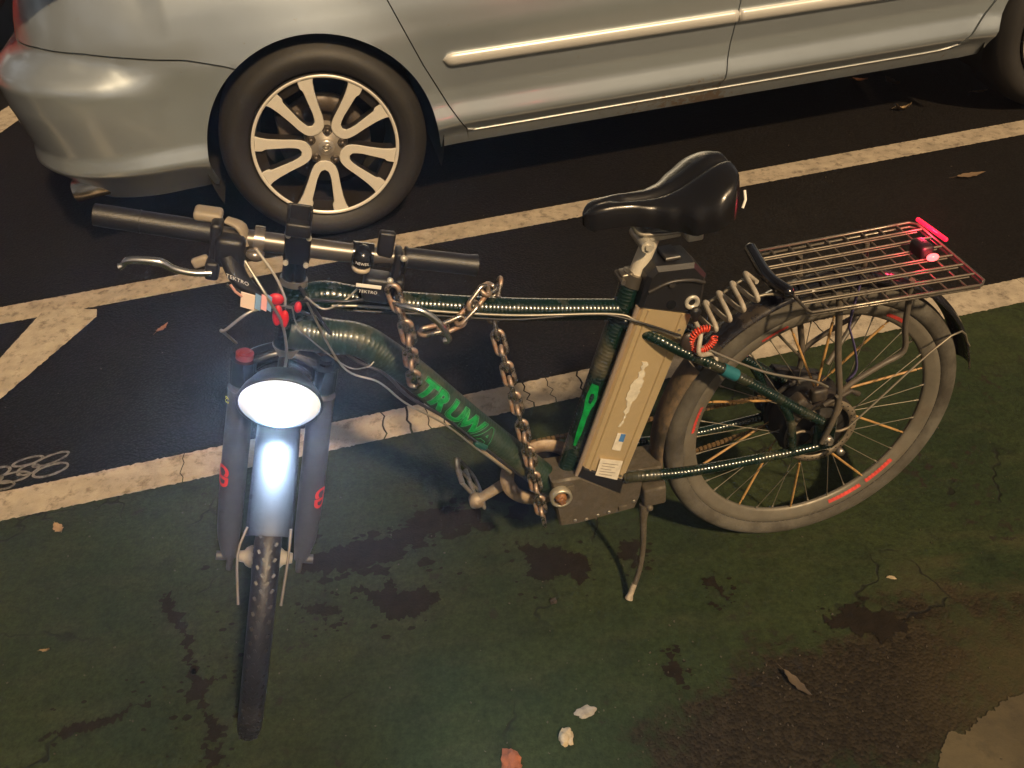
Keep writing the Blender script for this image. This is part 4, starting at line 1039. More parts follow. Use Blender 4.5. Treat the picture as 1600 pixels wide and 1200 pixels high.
# chain drive on the far side
mb = MB()
pts_top = [(.592, .381), (0, .370)]; pts_bot = [(0, .299), (.592, .219)]
loop = []
for i in range(60): t = i/60; loop.append(Vector((.592-.592*t, -.058, .381-.011*t)))
for i in range(12): a = pi/2+pi*i/12; loop.append(Vector((.036*cos(a), -.058, RW+.036*sin(a))))
for i in range(60): t = i/60; loop.append(Vector((.592*t, -.058, .299-.08*t-.012*sin(pi*t))))
for i in range(16): a = -pi/2+pi*i/16; loop.append(Vector((.592+.081*cos(a), -.058, .300+.081*sin(a))))
for i in range(0, len(loop)): 
    p = loop[i]; q = loop[(i+1) % len(loop)]; d = (q-p)
    mb.box(tuple((p+q)/2), (d.length*.78, .0065 if i % 2 else .0085, .008), 0, Matrix.Rotation(-math.atan2(d.z, d.x), 3, 'Y'))
mb.build("drive_chain", mat("rusty_drive_chain", (.20, .13, .06), rough=.5, metal=.5, dirt=.6, dcol=(.10, .06, .03), dscale=80, dth=.5), bike)
mb = MB(); mb.prism([(-.05, .40), (.06, .44), (.10, .40), (.09, .33), (.03, .28), (.02, .20), (-.01, .20), (-.02, .29)], -.085, -.065, 'Y', bevel=.004); mb.build("derailleur", blk_plastic, bike)
mb = MB(); mb.M = Mrear; mb.lathe([(0, -.032), (.085, -.036), (.088, -.042), (.070, -.050), (.045, -.056), (.040, -.062), (0, -.064)], 'Y', 40); mb.build("freewheel", mat("greasy_black_hub", (.012, .011, .010), rough=.6), rw)
# rear mudguard
def mudguard(name, M, R, a0, a1, hw, m, parent, k=60, thick=.0018, drop=.012):
    mb = MB(); mb.M = M; prof = []
    for j in range(13):
        q = -1+2*j/12; prof.append((R+drop*(math.sqrt(max(0, 1-q*q*.95))-1)*1.4, hw*q))
    prof2 = [(r-thick, y*.97) for r, y in prof[::-1]]
    mb.lathe(prof+prof2, 'Y', k, closed=True, a0=rad(a0), a1=rad(a1))
    n = len(prof)*2
    return mb.build(name, m, parent)
mg = mudguard("rear_mudguard", Mrear, RW+.028, -10, 118+0, .031, blk_fender, bike) if 0 else None
# local angle measured from +u (forward) toward +w
mg = mudguard("rear_mudguard", Mrear, RW+.026, 38, 168, .031, blk_fender, bike)
mg2 = mudguard("mudguard_lower", Mrear, RW+.0265, -12, 37.6, .031, mud_fender, mg)
# silver reflector bracket and stays
mb = MB(); mb.tube([(.0, -.06, .45), (.12, -.05, .60)], .003, 6); mb.tube([(-.045, .072, RW+.02), (-.26, .045, .52), (-.325, .03, .47)], .0022, 6, smooth=4)
mb.build("mudguard_stay", spoke_m, mg)
mb = MB(); mb.box((.185, -.035, .515), (.075, .018, .022), .005, Matrix.Rotation(.35, 3, 'Y')); mb.build("bottle_dynamo_bracket", mat("bracket_alloy", (.5, .45, .36), rough=.5, metal=.4), mg)
# ---- rack
RKZ = .703
def RK(u, v, dz=0): return Vector((u, v, RKZ+dz-.015*((.112-u)/.355)*((v+.118)/.239)))
mb = MB(); x0, x1, y0, y1 = -.243, .112, -.118, .121
def cubic(u): return u
per = [RK(x1, y1-.01), RK(x1-.004, y1), RK(x0+.012, y1), RK(x0, y1-.012), RK(x0, y0+.012), RK(x0+.012, y0), RK(x1-.004, y0), RK(x1, y0+.01)]
mb.tube(per+[per[0]], .0030, 8)
# second perimeter wire just below, as on welded grids
mb.tube([p+Vector((0, -.004 if p.y > 0 else .004, -.008)) for p in per], .0026, 8)
for i in range(1, 7):
    y = y0+(y1-y0)*i/7; mb.tube([RK(x1, y, .002), RK(x0+.006, y, .002)], .0026, 6)
    mb.tube([RK(x1, y+.0062, .001), RK(x0+.02, y+.0062, .001)], .0017, 6)
for i in range(1, 9):
    x = x0+(x1-x0)*i/9; mb.tube([RK(x, y0, -.003), RK(x, y1, -.003)], .0025, 6)
rack = mb.build("rear_rack", mat("rack_wire", (.22, .195, .16), rough=.35, metal=.8, dirt=.8, dcol=(.06, .05, .04), dscale=40, dth=.55), bike)
mb = MB()
for s in (1,-1):
    v = .078*s
    mb.tube([(.030, v, .700), (.012, v, .56), (-.006, v, .46), (-.004, v, .40), (.012, v*.95, .33)], .0065, 12, smooth=5)
    mb.tube([(-.115, v, .700), (-.122, v, .60), (-.132, v, .535), (-.09, v, .512), (-.03, v, .480), (.0, v, .452)], .0058, 12, smooth=4)
mb.tube([(-.10, -.02, .60), (-.06, .0, .56), (.0, .03, .50)], .005, 10)
mb.build("rack_leg", mat("rack_leg_grey", (.085, .075, .062), rough=.45, dirt=.4, dcol=(.16, .12, .08), dscale=30), rack)
mb = MB(); mb.tube([(.122, -.105, RKZ+.016), (.135, .0, RKZ+.012), (.122, .055, RKZ+.008)], .0125, 16, smooth=5); mb.ball((.122, .055, RKZ+.008), .012); mb.ball((.122, -.105, RKZ+.016), .012); mb.build("rack_bar", blk_gloss, rack)
mb = MB()
for v in (-.03, .035): mb.tube([(.115, v, RKZ-.01), (.17, v, .700), (.23, v, .668), (.30, v*1.3, .640)], .0030, 8, smooth=4)
mb.build("rack_strut", spoke_m, rack)
mb = MB(); mb.tube([(-.02, .05, .60), (-.035, .06, .55), (-.045, .062, .50), (-.03, .06, .47)], .004, 6, smooth=4, flat=.4); mb.tube([(-.02, .05, .60), (-.018, .055, .64), (-.028, .05, .70)], .004, 6, smooth=4, flat=.4)
tag(mb.build("purple_strap", purple_strap, None), "narrow purple strap hanging from the bicycle's rear rack", "strap").matrix_world = BM.copy()
# tail light under the rack's rear edge
mb = MB(); mb.box((-.185, -.005, RKZ+.006), (.028, .045, .030), .007); tl = mb.build("tail_light", blk_plastic, bike, "small lit red tail light clipped to the rack")
mb = MB(); mb.ball((-.190, .026, RKZ+.002), .0095, (1.3, .8, .8)); mb.build("led_lens", led_red, tl)
mb = MB(); mb.box((-.250, -.070, RKZ+.004), (.008, .100, .008), .003); mb.build("red_spill_bar", mat("red_spill_glow", (.8, .02, .06), rough=.2, emit=(1, .012, .045), es=1.7), tl)  # emission paints the tail light's red spill along the rack edge
for p, e in (((-.235, -.07, RKZ+.022), .35), ((-.175, .03, RKZ+.024), .18)):
    li = bpy.data.lights.new("tail_light_glow", 'POINT'); li.energy = e; li.color = (1, .03, .08); li.shadow_soft_size = .008
    lo = bpy.data.objects.new("tail_light_glow", li); COL.objects.link(lo); lo.location = BW(*p)

# ---- front assembly (steered frame: x=f, y=l, z=a)
def SMB(): m_ = MB(); m_.M = SM.copy(); return m_
Mfront = SM @ Matrix.Translation((.045, 0, 0))
fwh = wheel(Mfront, "front_wheel", rubber, rim_blk, RW, True, False)
mg = mudguard("front_mudguard", Mfront, RW+.028, 51, 175, .0365, mat("glossy_wet_mudguard", (.009, .010, .012), rough=.48, coat=.15, dirt=.9, dcol=(.004, .004, .004), dscale=45, dth=.66), bike, drop=.014)
mb = SMB()
for l in (.041, -.043):
    mb.tube([(.045+.36*cos(rad(53)), l*.80, .36*sin(rad(53))), (.045+.35*cos(rad(46)), l*(1.05 if l < 0 else .8), .35*sin(rad(46))), (.045+.34*cos(rad(33)), l*(.86 if l < 0 else .70), .34*sin(rad(33)))], .0022, 8, smooth=3)
mb.build("mudguard_stay", mat("stay_steel", (.24, .21, .17), rough=.4, metal=.7), mg)
mb = SMB()
for s in (1, -1):
    c0 = .066*s
    mb.tube([(.045, c0*1.02, .00), (.043, c0*1.06, .03), (.035, c0*1.09, .07), (.03, c0*1.08, .2), (.028, c0*1.03, .36), (.028, c0*1.03, .392)], [.013, .018, .0225, .0235, .0225, .0235], 22, smooth=5)
    mb.box((.045, c0*1.0, -.006), (.030, .012, .045), .005)
    mb.tube([(.045, c0, .0), (.045, c0+.026*s, .0)], .009, 12)
mb.tube([(.0, -.06, .37), (-.02, 0, .395), (.0, .06, .37)], .013, 14, smooth=6)
fk = mb.build("fork", fork_grey, bike)
for s in (1, -1):
    mb = SMB(); mb.tube([(.028, .068*s, .385), (.028, .067*s, .43)], .0165, 20); mb.build("stanchion", chrome, fk)
mb = SMB(); mb.tube([(.028, -.067, .435), (.010, -.04, .447), (.0, 0, .455), (.010, .04, .447), (.028, .067, .435)], .021, 18, smooth=5, flat=.8); 
for s in (1, -1): mb.tube([(.028, .067*s, .405), (.028, .067*s, .452)], .0235, 20)
cw = mb.build("fork_crown", blk_gloss, fk)
for s in (1, -1):
    mb = SMB(); mb.tube([(.028, .067*s, .452), (.028, .067*s, .462)], .015, 18); mb.tube([(.028, .067*s, .462), (.028, .067*s, .466)], .010, 18); mb.build("fork_cap", red_cap if s < 0 else blk_gloss, fk)
def on_leg(s, a0):
    def fn(x, y):
        # x runs down the leg, y round it
        ang = (0.0 if s > 0 else 0.0)+y/.0235
        base = Vector((.031, .0715*s, a0-x)); side = rad(50 if s > 0 else -50)
        return SM @ (base+Vector((cos(side+ang), sin(side+ang), 0))*.0242)
    return fn
text_part("leg_lettering", "CD", .034, red_paint, on_leg(1, .165), fk, cuts=2, bold=.0018)
text_part("leg_lettering", "CD", .034, red_paint, on_leg(-1, .205), fk, cuts=2, bold=.0018)
text_part("leg_lettering", "63", .014, mat("yellow_print", (.7, .6, .05)), on_leg(-1, .375), fk, cuts=1)
# headset, stem, handlebar
for a0_, a1_, r_ in ((.455, .470, .0245), (.585, .60, .0225)):
    mb = SMB(); mb.tube([(0, 0, a0_), (0, 0, a1_)], r_, 24); mb.build("headset_cup", steel, bike)
mb = SMB(); mb.tube([(0, 0, .595), (.002, 0, .625), (.012, 0, .655)], .0195, 20, smooth=4); mb.box((.016, 0, .665), (.032, .044, .046), .008); mb.box((.042, 0, .674), (.020, .040, .052), .005)
st_ = mb.build("stem", blk_gloss, bike)
mb = SMB()
for l in (-.0155, .0155):
    for a in (.652, .699): mb.tube([(.050, l, a), (.0555, l, a)], .0042, 12)
mb.build("stem_bolt", alu, st_)
mb = SMB(); 
BARC = (.031, .673)
mb.tube([(BARC[0]-.004, -.285, BARC[1]+.004), (BARC[0], -.10, BARC[1]), (BARC[0], .10, BARC[1]), (BARC[0]-.004, .285, BARC[1]+.006)], [.0111, .0125, .0158, .0158, .0125, .0111], 24, smooth=6)
bar = mb.build("handlebar", mat("handlebar_alloy", (.13, .12, .11), rough=.36, metal=.7), bike)
for s, l0, l1 in ((-1, -.294, -.118), (1, .172, .289)):
    mb = SMB(); n = 14
    P_ = [Vector((BARC[0]-.004*abs(l0+(l1-l0)*i/n)/.29, l0+(l1-l0)*i/n, BARC[1]+.005*abs(l0+(l1-l0)*i/n)/.29)) for i in range(n+1)]
    mb.tube(P_, [.0165, .0172, .0172, .0170, .0172, .0172, .0172, .0172, .0185], 24)
    if s < 0: mb.tube([P_[5], P_[5]+Vector((0, .002, 0))], .0180, 24)
    mb.build("grip", blk_plastic, bar)
# accessory mount standing on the stem
mb = SMB(); mb.box((.050, -.0015, .712), (.026, .038, .022), .004)
for l in (-.018, .015): mb.box((.050, l, .732), (.020, .005, .030), .002)
mb.box((.040, -.0015, .732), (.005, .034, .030), .002)
mb.build("accessory_mount", blk_plastic, bar)
# brake levers, display, bell, throttle as parts of the bar
mb = SMB(); mb.box((.040, -.120, .672), (.040, .017, .062), .006); mb.box((.062, -.122, .632), (.030, .020, .030), .005); mb.tube([(.060, -.098, .655), (.074, -.080, .625), (.078, -.045, .600), (.070, -.010, .575)], [.019, .016, .008, .004], 14, smooth=5, flat=.7)
mb.box((.055, -.098, .662), (.034, .044, .050), .010); rb = mb.build("brake_bracket", blk_plastic, bar)
text_part("bracket_lettering", "TEKTRO", .0085, white_print, lambda x, y: SM @ Vector((.0905-.0008, -.083+x, .632+y-x*.35)), rb, cuts=0)
mb = SMB(); mb.tube([(.075, -.122, .630), (.080, -.150, .629), (.082, -.176, .634), (.084, -.195, .643), (.084, -.236, .640), (.083, -.244, .630), (.083, -.250, .626)], [.0055, .005, .0055, .0062, .0055, .0045, .006], 12, smooth=5, flat=1.0)
mb.build("brake_lever", chrome, bar)
shm = mat("shifter_grey", (.26, .22, .17), rough=.5)
mb = SMB(); mb.box((.018, -.135, .700), (.034, .042, .016), .006); mb.build('shifter_cover', shm, bar)
mb = SMB(); mb.box((.055, -.140, .637), (.012, .026, .016), .004, Matrix.Rotation(.5, 3, 'X')); mb.build('shifter_paddle', shm, bar)
mb = SMB(); mb.tube([(.030, -.108, .700), (.036, -.085, .694), (.046, -.074, .668)], [.011, .014, .007], 10, smooth=4, flat=.4)
mb.build("gear_shifter", mat("shifter_grey", (.26, .22, .17), rough=.5), bar)
mb = SMB(); mb.tube([(.031, -.065, .673), (.031, -.050, .673)], .023, 20); mb.ball((.055, -.062, .660), .013, (1, 1.2, .8)); mb.build("bell_clamp", mat("bell_metal", (.22, .20, .19), rough=.25, metal=.7), bar)
mb = SMB(); mb.ball((.040, .101, .672), .0215, (1.05, .85, 1)); mb.tube([(.031, .085, .673), (.031, .118, .673)], .020, 20); bl = mb.build("throttle_pod", blk_gloss, bar)
text_part("pod_lettering", "NEWEIL", .0065, white_print, lambda x, y: SM @ Vector((.0400+.0229*cos(y/.022+.02)*cos(x/.020), .101+.0187*sin(x/.020)*1.0, .671+.022*sin(y/.022))), bl, cuts=1)
mb = SMB(); mb.ball((.044, .101, .655), .015, (1, 1, .55)); mb.build("pod_base", mat("pod_tan", (.45, .38, .28), rough=.4), bar)
mb = SMB(); mb.box((.035, .135, .690), (.016, .026, .060), .004); mb.box((.048, .130, .628), (.04, .046, .045), .008); mb.box((.040, .157, .664), (.036, .012, .060), .004); mb.box((.052, .163, .630), (.040, .016, .050), .006); mb.tube([(.031, .172, .673), (.031, .168, .673)], .0225, 20)
lb = mb.build("brake_bracket", blk_plastic, bar)
mb = SMB(); mb.box((.0685, .115, .637), (.0014, .040, .006), .0003); mb.build("bracket_stripe", white_print, lb)
text_part("bracket_lettering", "TEKTRO", .0075, white_print, lambda x, y: SM @ Vector((.0692, .115+x, .627+y)), lb, cuts=0)
mb = SMB(); mb.tube([(.060, .150, .615), (.085, .165, .620), (.095, .182, .622), (.100, .205, .620), (.102, .228, .607), (.102, .246, .588), (.100, .254, .574), (.098, .246, .569)], [.006, .0058, .0056, .0056, .0056, .0056, .0050, .0055], 12, smooth=5)
mb.build("brake_lever", chrome, bar)
for l, a in ((.148, .648), (.163, .690)):
    mb = SMB(); mb.ball((.062, l, a), .0055); mb.build("bracket_screw", alu, lb)
# cables
def cable(pts, r, m, name="cable", parent=bike): 
    mb = MB(); mb.tube(pts, r, 8, smooth=8); return mb.build(name, m, parent)
cable([(.933, .030, .842), (.892, .032, .834), (.81, .036, .812), (.638, .034, .761), (.453, .036, .724), (.405, .045, .702), (.305, .058, .641), (.17, .075, .556), (.06, .078, .508), (.02, .075, .48)], .0026, cable_grey, "brake_cable")
cable([(.90, .034, .828), (.81, .040, .806), (.638, .037, .754), (.48, .034, .728), (.40, .048, .70), (.33, .06, .665)], .0022, cable_blk, "gear_cable")
cable([SB(.60, .03, .01), (.93, .02, .74), (.872, .028, .686), (.836, .022, .619), (.774, .022, .550), (.72, .026, .475), (.663, .024, .395), (.63, .02, .345)], .0032, cable_blk, "motor_cable")
cable([SB(.58, .03, .02), (.94, .03, .72), (.885, .034, .675), (.845, .028, .612), (.780, .030, .545), (.725, .032, .468), (.668, .03, .39)], .0020, cable_grey, "brake_cable")
cable([(.745, .012, .497), (.725, .020, .470), (.70, .024, .432), (.668, .024, .385)], .0042, mat("worn_sleeve", (.25, .2, .14), rough=.6), "cable_sleeve")
cable([SB(.655, .07, -.075), SB(.61, .10, -.035), SB(.565, .09, -.012), SB(.50, .07, .0), SB(.455, .05, .0)], .0024, cable_grey, "brake_cable")
cable([SB(.672, .06, -.06), SB(.64, .075, -.03), SB(.60, .07, -.012), SB(.57, .06, -.01)], .0022, mat("pale_housing", (.35, .33, .3), rough=.35), "brake_cable")
cable([SB(.61, .06, .12), SB(.605, .07, .08), SB(.595, .06, .03), SB(.57, .04, .0), SB(.55, .03, .03)], .0028, cable_blk, "brake_cable")
cable([SB(.575, .055, .0), SB(.585, .075, -.02), SB(.585, .10, -.06), SB(.553, .11, -.095), SB(.545, .10, -.100), SB(.50, .06, -.08)], .0024, cable_grey, "speedometer_cable")
cable([SB(.60, .06, .02), SB(.59, .075, .05), SB(.60, .06, .08), SB(.62, .05, .10)], .0018, cable_grey, "light_cable")
cable([SB(.57, .04, .0), SB(.53, .05, .02), (.935, .03, .72), (.90, .04, .715), (.885, .035, .72)], .0013, cable_grey, "light_cable")
cable([SB(.61, .07, -.10), SB(.60, .085, -.06), SB(.585, .075, -.02), SB(.575, .05, .0)], .0026, cable_blk, "gear_cable")
mb = MB(); mb.box((.690+.03, .0, .475), (.012, .066, .030), .004, Matrix.Rotation(.9, 3, 'Y')); mb.build("tape_band", mat("green_tape_band", (.01, .06, .05), rough=.3), dt)
mb = MB(); mb.tube([(.245, .062, .570), (.215, .063, .548)], .0128, 16, cap=False); mb.build("teal_tape", teal_tape, frame)
# headlight
mb = SMB(); mb.M = mb.M @ Matrix.Translation((.085, -.003, .427)) @ Matrix.Rotation(rad(8), 4, 'Y')
mb.M = mb.M @ Matrix.Diagonal((1, 1.22, 1, 1)); mb.lathe([(0, -.035), (.025, -.034), (.040, -.02), (.052, .006), (.058, .027), (.055, .030), (.052, .022)], 'X', 40)
mb.v = [v for v in mb.v]
hl = mb.build("headlight", blk_plastic, bike, "round headlight on the fork crown, lit bright bluish white")
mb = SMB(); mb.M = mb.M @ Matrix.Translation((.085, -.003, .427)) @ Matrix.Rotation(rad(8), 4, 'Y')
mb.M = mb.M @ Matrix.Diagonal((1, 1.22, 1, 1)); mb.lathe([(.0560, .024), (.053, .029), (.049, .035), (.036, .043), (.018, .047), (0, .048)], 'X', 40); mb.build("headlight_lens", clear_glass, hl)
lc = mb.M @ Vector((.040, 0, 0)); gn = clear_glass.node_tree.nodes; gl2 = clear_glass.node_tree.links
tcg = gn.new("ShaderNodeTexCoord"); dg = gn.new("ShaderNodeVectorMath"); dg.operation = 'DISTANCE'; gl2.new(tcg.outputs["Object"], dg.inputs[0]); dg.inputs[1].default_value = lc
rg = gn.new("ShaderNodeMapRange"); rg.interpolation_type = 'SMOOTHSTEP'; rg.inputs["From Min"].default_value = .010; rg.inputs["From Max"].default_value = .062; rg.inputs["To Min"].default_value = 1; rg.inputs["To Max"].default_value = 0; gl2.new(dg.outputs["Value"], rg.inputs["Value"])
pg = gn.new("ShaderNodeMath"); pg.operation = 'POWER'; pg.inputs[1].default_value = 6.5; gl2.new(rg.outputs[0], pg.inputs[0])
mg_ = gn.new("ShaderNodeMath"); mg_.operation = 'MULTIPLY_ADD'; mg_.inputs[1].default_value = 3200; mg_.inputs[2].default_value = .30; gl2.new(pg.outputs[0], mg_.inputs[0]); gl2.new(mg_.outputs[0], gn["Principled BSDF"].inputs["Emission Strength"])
mb = SMB(); mb.tube([(.02, -.003, .450), (.06, -.003, .440)], .010, 10); mb.build("headlight_bracket", blk_plastic, hl)
sp2 = bpy.data.lights.new("headlight_beam", 'SPOT'); sp2.energy = 4; sp2.color = (.50, .68, 1.0); sp2.spot_size = rad(100); sp2.spot_blend = .9; sp2.shadow_soft_size = .03
spo = bpy.data.objects.new("headlight_beam", sp2); COL.objects.link(spo)
fdir = (BM.to_3x3() @ F_); fdir = (fdir+Vector((0, 0, .30))).normalized()
spo.location = BM @ SB(.435, .145, -.003); spo.rotation_euler = (-fdir).to_track_quat('Z', 'Y').to_euler()

# ================================================================== SMALL THINGS ON THE BICYCLE
# padlock chain: one thing, each link a part
def link_mesh():
    mb = MB(); P = []; hl_, hw = .0145, .0098
    for i in range(10): a = -pi/2+pi*i/9; P.append((hl_+hw*cos(a), hw*sin(a), 0))
    for i in range(10): a = pi/2+pi*i/9; P.append((-hl_+hw*cos(a), hw*sin(a), 0))
    mb.tube(P, .0042, 12, closed=True, upv=(0, 0, 1))
    me = bpy.data.meshes.new("chain_link"); me.from_pydata([tuple(v) for v in mb.v], [], mb.f); me.polygons.foreach_set("use_smooth", [True]*len(mb.f)); me.materials.append(steel_link); return me
LK = link_mesh()
def chain_run(parent, pts, pitch=.0325, ph=0, steep=True):
    P = catmull(pts, 20); D = [0]
    for a, b in zip(P, P[1:]): D.append(D[-1]+(b-a).length)
    n = int(D[-1]/pitch)+1; side = Vector((0, 1, 0))
    def at(t):
        t = max(0, min(D[-1], t)); j = 0
        while j < len(D)-2 and D[j+1] < t: j += 1
        return P[j]+(P[j+1]-P[j])*((t-D[j])/max(1e-9, D[j+1]-D[j]))
    for i in range(n):
        c = at(i*pitch); d = (at(i*pitch+.01)-at(i*pitch-.01)).normalized()
        s_ = (side-d*side.dot(d)).normalized(); e = d.cross(s_)
        ang = rad(10 if (i+ph) % 2 else 98)+rnd.uniform(-.12, .12)
        x, z = d, s_*cos(ang)+e*sin(ang); y = z.cross(x)
        o = bpy.data.objects.new("chain_link", LK); COL.objects.link(o); o.parent = parent
        o.matrix_local = Matrix(((x.x, y.x, z.x, c.x), (x.y, y.y, z.y, c.y), (x.z, y.z, z.z, c.z), (0, 0, 0, 1)))
ch = thing("security_chain", "heavy rusting steel chain draped over the top tube, both ends hanging", "chain", M=BM.copy())
chain_run(ch, [(.645, -.030, .775), (.660, -.012, .730), (.651, .012, .641), (.640, .028, .539), (.628, .040, .43), (.620, .047, .325), (.614, .050, .265)])
chain_run(ch, [(.828, .085, .866), (.820, .090, .800), (.822, .072, .735), (.823, .048, .672)], ph=1)
chain_run(ch, [(.775, .055, .775), (.740, .055, .778), (.710, .046, .793), (.682, .034, .815), (.664, .010, .808)])
# red coiled key ring and white cord
mb = MB(); P = []
for i in range(26*10+1):
    t = i/(26*10); a = rad(110)-t*2*pi*.80; c = Vector((.288+.0235*cos(a), .064+.004*sin(a), .645+.0265*sin(a)+.004)); rd_ = Vector((cos(a), 0, sin(a))); b = 2*pi*26*t
    P.append(c+(rd_*cos(b)+Vector((0, 1, 0))*sin(b))*.0058)
mb.tube(P, .0017, 6)
kr = thing("coiled_key_ring", "red coiled plastic key ring hanging from the battery lock", "key ring", M=BM.copy())
mb.build("red_coil", red_coil, kr)
mb = MB(); mb.lathe([(0, .052), (.010, .052), (.011, .056), (.009, .060), (0, .060)], 'Y', 20, (.301, 0, .706)); mb.box((.302, .056, .700), (.012, .010, .026), .004); mb.build("key_head", blk_plastic, kr)
mb = MB(); mb.ball((.315, .062, .647), .0165, (1, .5, 1.3)); mb.build("key_fob", mat("brown_fob", (.035, .025, .02), rough=.4), kr)
cl = thing("coiled_cord", "dirty white cord wound in loose turns round the struts in front of the rear rack", "cord", M=BM.copy())
mb = MB(); P = []
n_t = 4.6
for i in range(121):
    t = i/120; c = Vector((.288, .028, .655)).lerp(Vector((.165, .02, .722)), t); a = 2*pi*n_t*t+.6
    P.append(c+Vector((.0, .040*cos(a), 0))+Vector((.48, 0, .88))*(.011*sin(a))*(1))
mb.tube(P, .0047, 10); mb.tube([P[0], P[0]+Vector((.01, .02, -.03)), Vector((.262, .055, .605)), Vector((.258, .062, .59)), Vector((.275, .068, .585))], .0047, 10, smooth=5)
mb.build("cord", white_cord, cl)
# hanging tag and red ribbon by the head tube
tg = thing("hanging_tag", "small pink and blue striped tag hanging beside the head tube", "tag", M=BM.copy())
def tagq(l0, l1, name, m):
    mbq = SMB(); mbq.prism([(l0, .592), (l1, .588), (l1, .614), (l0, .618)], .098, .101, 'X', bevel=.0008); mbq.build(name, m, tg)
tagq(-.076, -.055, "tag_card", tag_card); tagq(-.0548, -.046, "blue_band", tag_blue); tagq(-.0458, -.037, "pink_band", tag_pink); tagq(-.0368, -.030, "blue_band", tag_blue)
mb = SMB(); mb.tube([(.1, -.092, .628), (.102, -.084, .618), (.1, -.074, .610)], .0022, 6); mb.build("tag_string", mat("pink_string", (.5, .25, .2), rough=.7), tg)
rbn = thing("red_ribbon", "bright red ribbon knotted round the cables above the headlight", "ribbon", M=BM.copy())
mb = SMB()
for (f, l, a, sx, sz, an) in ((.085, -.024, .604, .012, .010, 0), (.085, -.020, .575, .008, .019, 5), (.086, -.009, .570, .007, .016, -8), (.075, .010, .588, .006, .010, -30)):
    mb.ball((f, l, a), 1, (.006, sx, sz))
mb.build("ribbon_loop", red_plastic, rbn)

# ================================================================== LITTER ON THE GROUND
leaf_b = mat("dry_leaf", (.30, .13, .06), rough=.7, var=.4, vscale=60)
leaf_p = mat("pale_leaf", (.30, .20, .10), rough=.7, var=.4, vscale=60)
stone_m = mat("pale_stone", (.42, .34, .22), rough=.8, var=.3, vscale=60, bump=.8, bscale=200)
paper_m = mat("crumpled_paper", (.30, .27, .22), rough=.8, var=.4, vscale=50)
def leaf(name, label, x, y, L, Wd, an, m, curl=.006, z0=.012, cat="leaf", group=None):
    mb = MB(); n = 10; vs = []
    for i in range(n+1):
        t = i/n; w = Wd*sin(pi*t**.8)*(.9+.2*sin(i*2.3))+.0003; xx = L*(t-.5); zz = curl*(t-.5)**2*4
        vs += [(xx, -w, zz+curl*.7), (xx, 0, zz), (xx, w, zz+curl*.5)]
    fs = []
    for i in range(n):
        for j in range(2): fs.append([i*3+j, i*3+3+j, i*3+4+j, i*3+1+j])
    nv = len(vs); vs += [(a, b, c-.0008) for a, b, c in vs]; fs += [[q+nv for q in f[::-1]] for f in fs]
    mb.add(vs, fs); mb.tube([(-L*.5, 0, curl), (-L*.5-L*.25, .001, curl*.6)], .0005, 5)
    group = "leaves fallen on the road"
    o = mb.build(name, m); o.location = (x, y, z0); o.rotation_euler = (0, 0, an); return tag(o, label, cat, group)
def rock(name, label, x, y, sx, sy, sz, m, seed, z0=.004, cat="stone", group=None):
    bm = bmesh.new(); bmesh.ops.create_icosphere(bm, subdivisions=3, radius=1)
    for v in bm.verts:
        d = v.co.normalized(); k = 1+.45*noise.noise(d*1.7+Vector((seed, 0, 0)))+.15*noise.noise(d*5+Vector((seed, 3, 0)))
        v.co = Vector((d.x*sx*k, d.y*sy*k, max(-.3, d.z)*sz*k))
    me = bpy.data.meshes.new(name); bm.to_mesh(me); bm.free(); me.materials.append(m)
    o = bpy.data.objects.new(name, me); COL.objects.link(o); o.location = (x, y, z0+sz*.3); o.rotation_euler = (0, 0, seed)
    return tag(o, label, cat, group)
leaf("fallen_leaf", "small orange brown leaf on dark asphalt, left of the front fork", -1.154, 2.44, .055, .012, rad(60), leaf_b, z0=.004)
leaf("fallen_leaf", "curled pale leaf lying on asphalt below the van's front door", 1.826, 3.597, .07, .016, rad(5), leaf_p, curl=.02, z0=.004)
leaf("fallen_leaf", "brown leaf beside the white lane line at the left edge", -1.197, 1.553, .045, .012, rad(-50), leaf_p)
leaf("fallen_leaf", "thin pale leaf lying in the green paint left of the front tyre", -1.10, 1.183, .022, .004, rad(5), leaf_p)
leaf("fallen_leaf", "long brown curled leaf on the bare patch at lower right", .516, .927, .075, .010, rad(-60), mat("dark_leaf", (.085, .06, .035), rough=.8, var=.3, vscale=50))
leaf("fallen_leaf", "flat brown leaf just under the parking line at right", 1.826, 3.158-.2, .12, .018, rad(8), mat("tan_leaf", (.14, .09, .05), rough=.8), curl=.003, z0=.005)
leaf("fallen_leaf", "brown leaf under the van ahead of the curled pale one", 1.771, 3.963, .07, .02, rad(-20), leaf_b, curl=.01, z0=.004)
leaf("fallen_leaf", "larger crumpled leaf in the shade under the van's sill", 1.90, 3.90, .09, .025, rad(-70), mat("dark_leaf", (.085, .06, .035)), curl=.014, z0=.004)
leaf("fallen_leaf", "pale thin leaf near the van's front tyre", 2.218, 3.707, .07, .014, rad(0), leaf_p, z0=.004)
rock("stone_chip", "pale yellowish stone chip at the bottom centre", .04, .866, .016, .019, .011, stone_m, 3, .006)
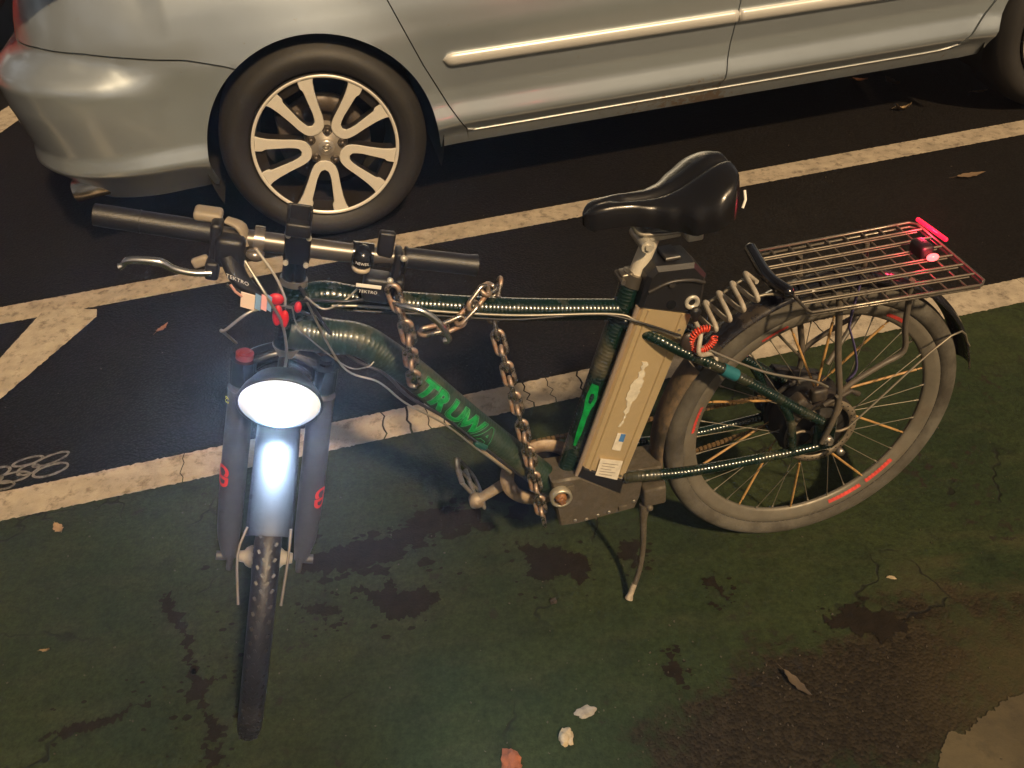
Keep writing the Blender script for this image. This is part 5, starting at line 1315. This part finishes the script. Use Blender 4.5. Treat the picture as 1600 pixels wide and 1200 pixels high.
rock("paper_scrap", "crumpled grey scrap next to the pale stone chip", .084, .916, .012, .020, .004, paper_m, 8, .006, "paper scrap")
rock("brick_fragment", "reddish brick fragment at the bottom edge", -.07, .826, .026, .020, .012, mat("brick_red", (.28, .09, .04), rough=.85, var=.3, vscale=40), 5, .004, "brick fragment")
rock("clay_lump", "dark lump left of the kickstand's foot", .046, 1.19, .008, .008, .006, mat("dark_lump", (.03, .022, .018), rough=.8), 6, .006, "stone")
rock("stone_chip", "tiny pale chip on the green paint right of the rear wheel", .803, 1.166, .010, .004, .003, stone_m, 9, .006)
grit_m = mat("grit", (.075, .06, .042), rough=.8, var=.5, vscale=3)
mb = MB()
for i in range(300):
    x = rnd.gauss(.45, .28) if i % 2 else rnd.uniform(-1.4, 1.3); y = rnd.gauss(.88, .12) if i % 2 else rnd.uniform(.85, 1.75)
    if i % 9 == 0: x = rnd.uniform(-1.5, 2.4); y = rnd.uniform(1.9, 3.6)
    s = rnd.uniform(.0006, .0022)*(1.4 if y > 1.9 else 1)
    mb.box((x, y, .006 if y < 1.9 else .003), (s*2, s*1.4, s), 0, Matrix.Rotation(rnd.uniform(0, 3), 3, 'Z') @ Matrix.Rotation(rnd.uniform(0, 1), 3, 'X'))
gr = mb.build("grit", grit_m); gr["kind"] = "stuff"; gr["label"] = "fine pale grit scattered over the road"; gr["category"] = "grit"

# haze volume added to make a glow round the headlight
hz = MB(); hz.box((1.0, 6.0, 10.0), (60, 60, 22), 0)
hm = bpy.data.materials.new("glow_haze"); hm.use_nodes = True; hn = hm.node_tree.nodes; hn.remove(hn["Principled BSDF"])
pv = hn.new("ShaderNodeVolumePrincipled"); pv.inputs["Color"].default_value = (.85, .90, 1, 1); pv.inputs["Density"].default_value = .0080; pv.inputs["Anisotropy"].default_value = .7
hm.node_tree.links.new(pv.outputs[0], hn["Material Output"].inputs["Volume"])
ho = hz.build("haze", hm); ho["kind"] = "stuff"; ho["label"] = "thin haze volume added to make a glow round the headlight"; ho["category"] = "haze"
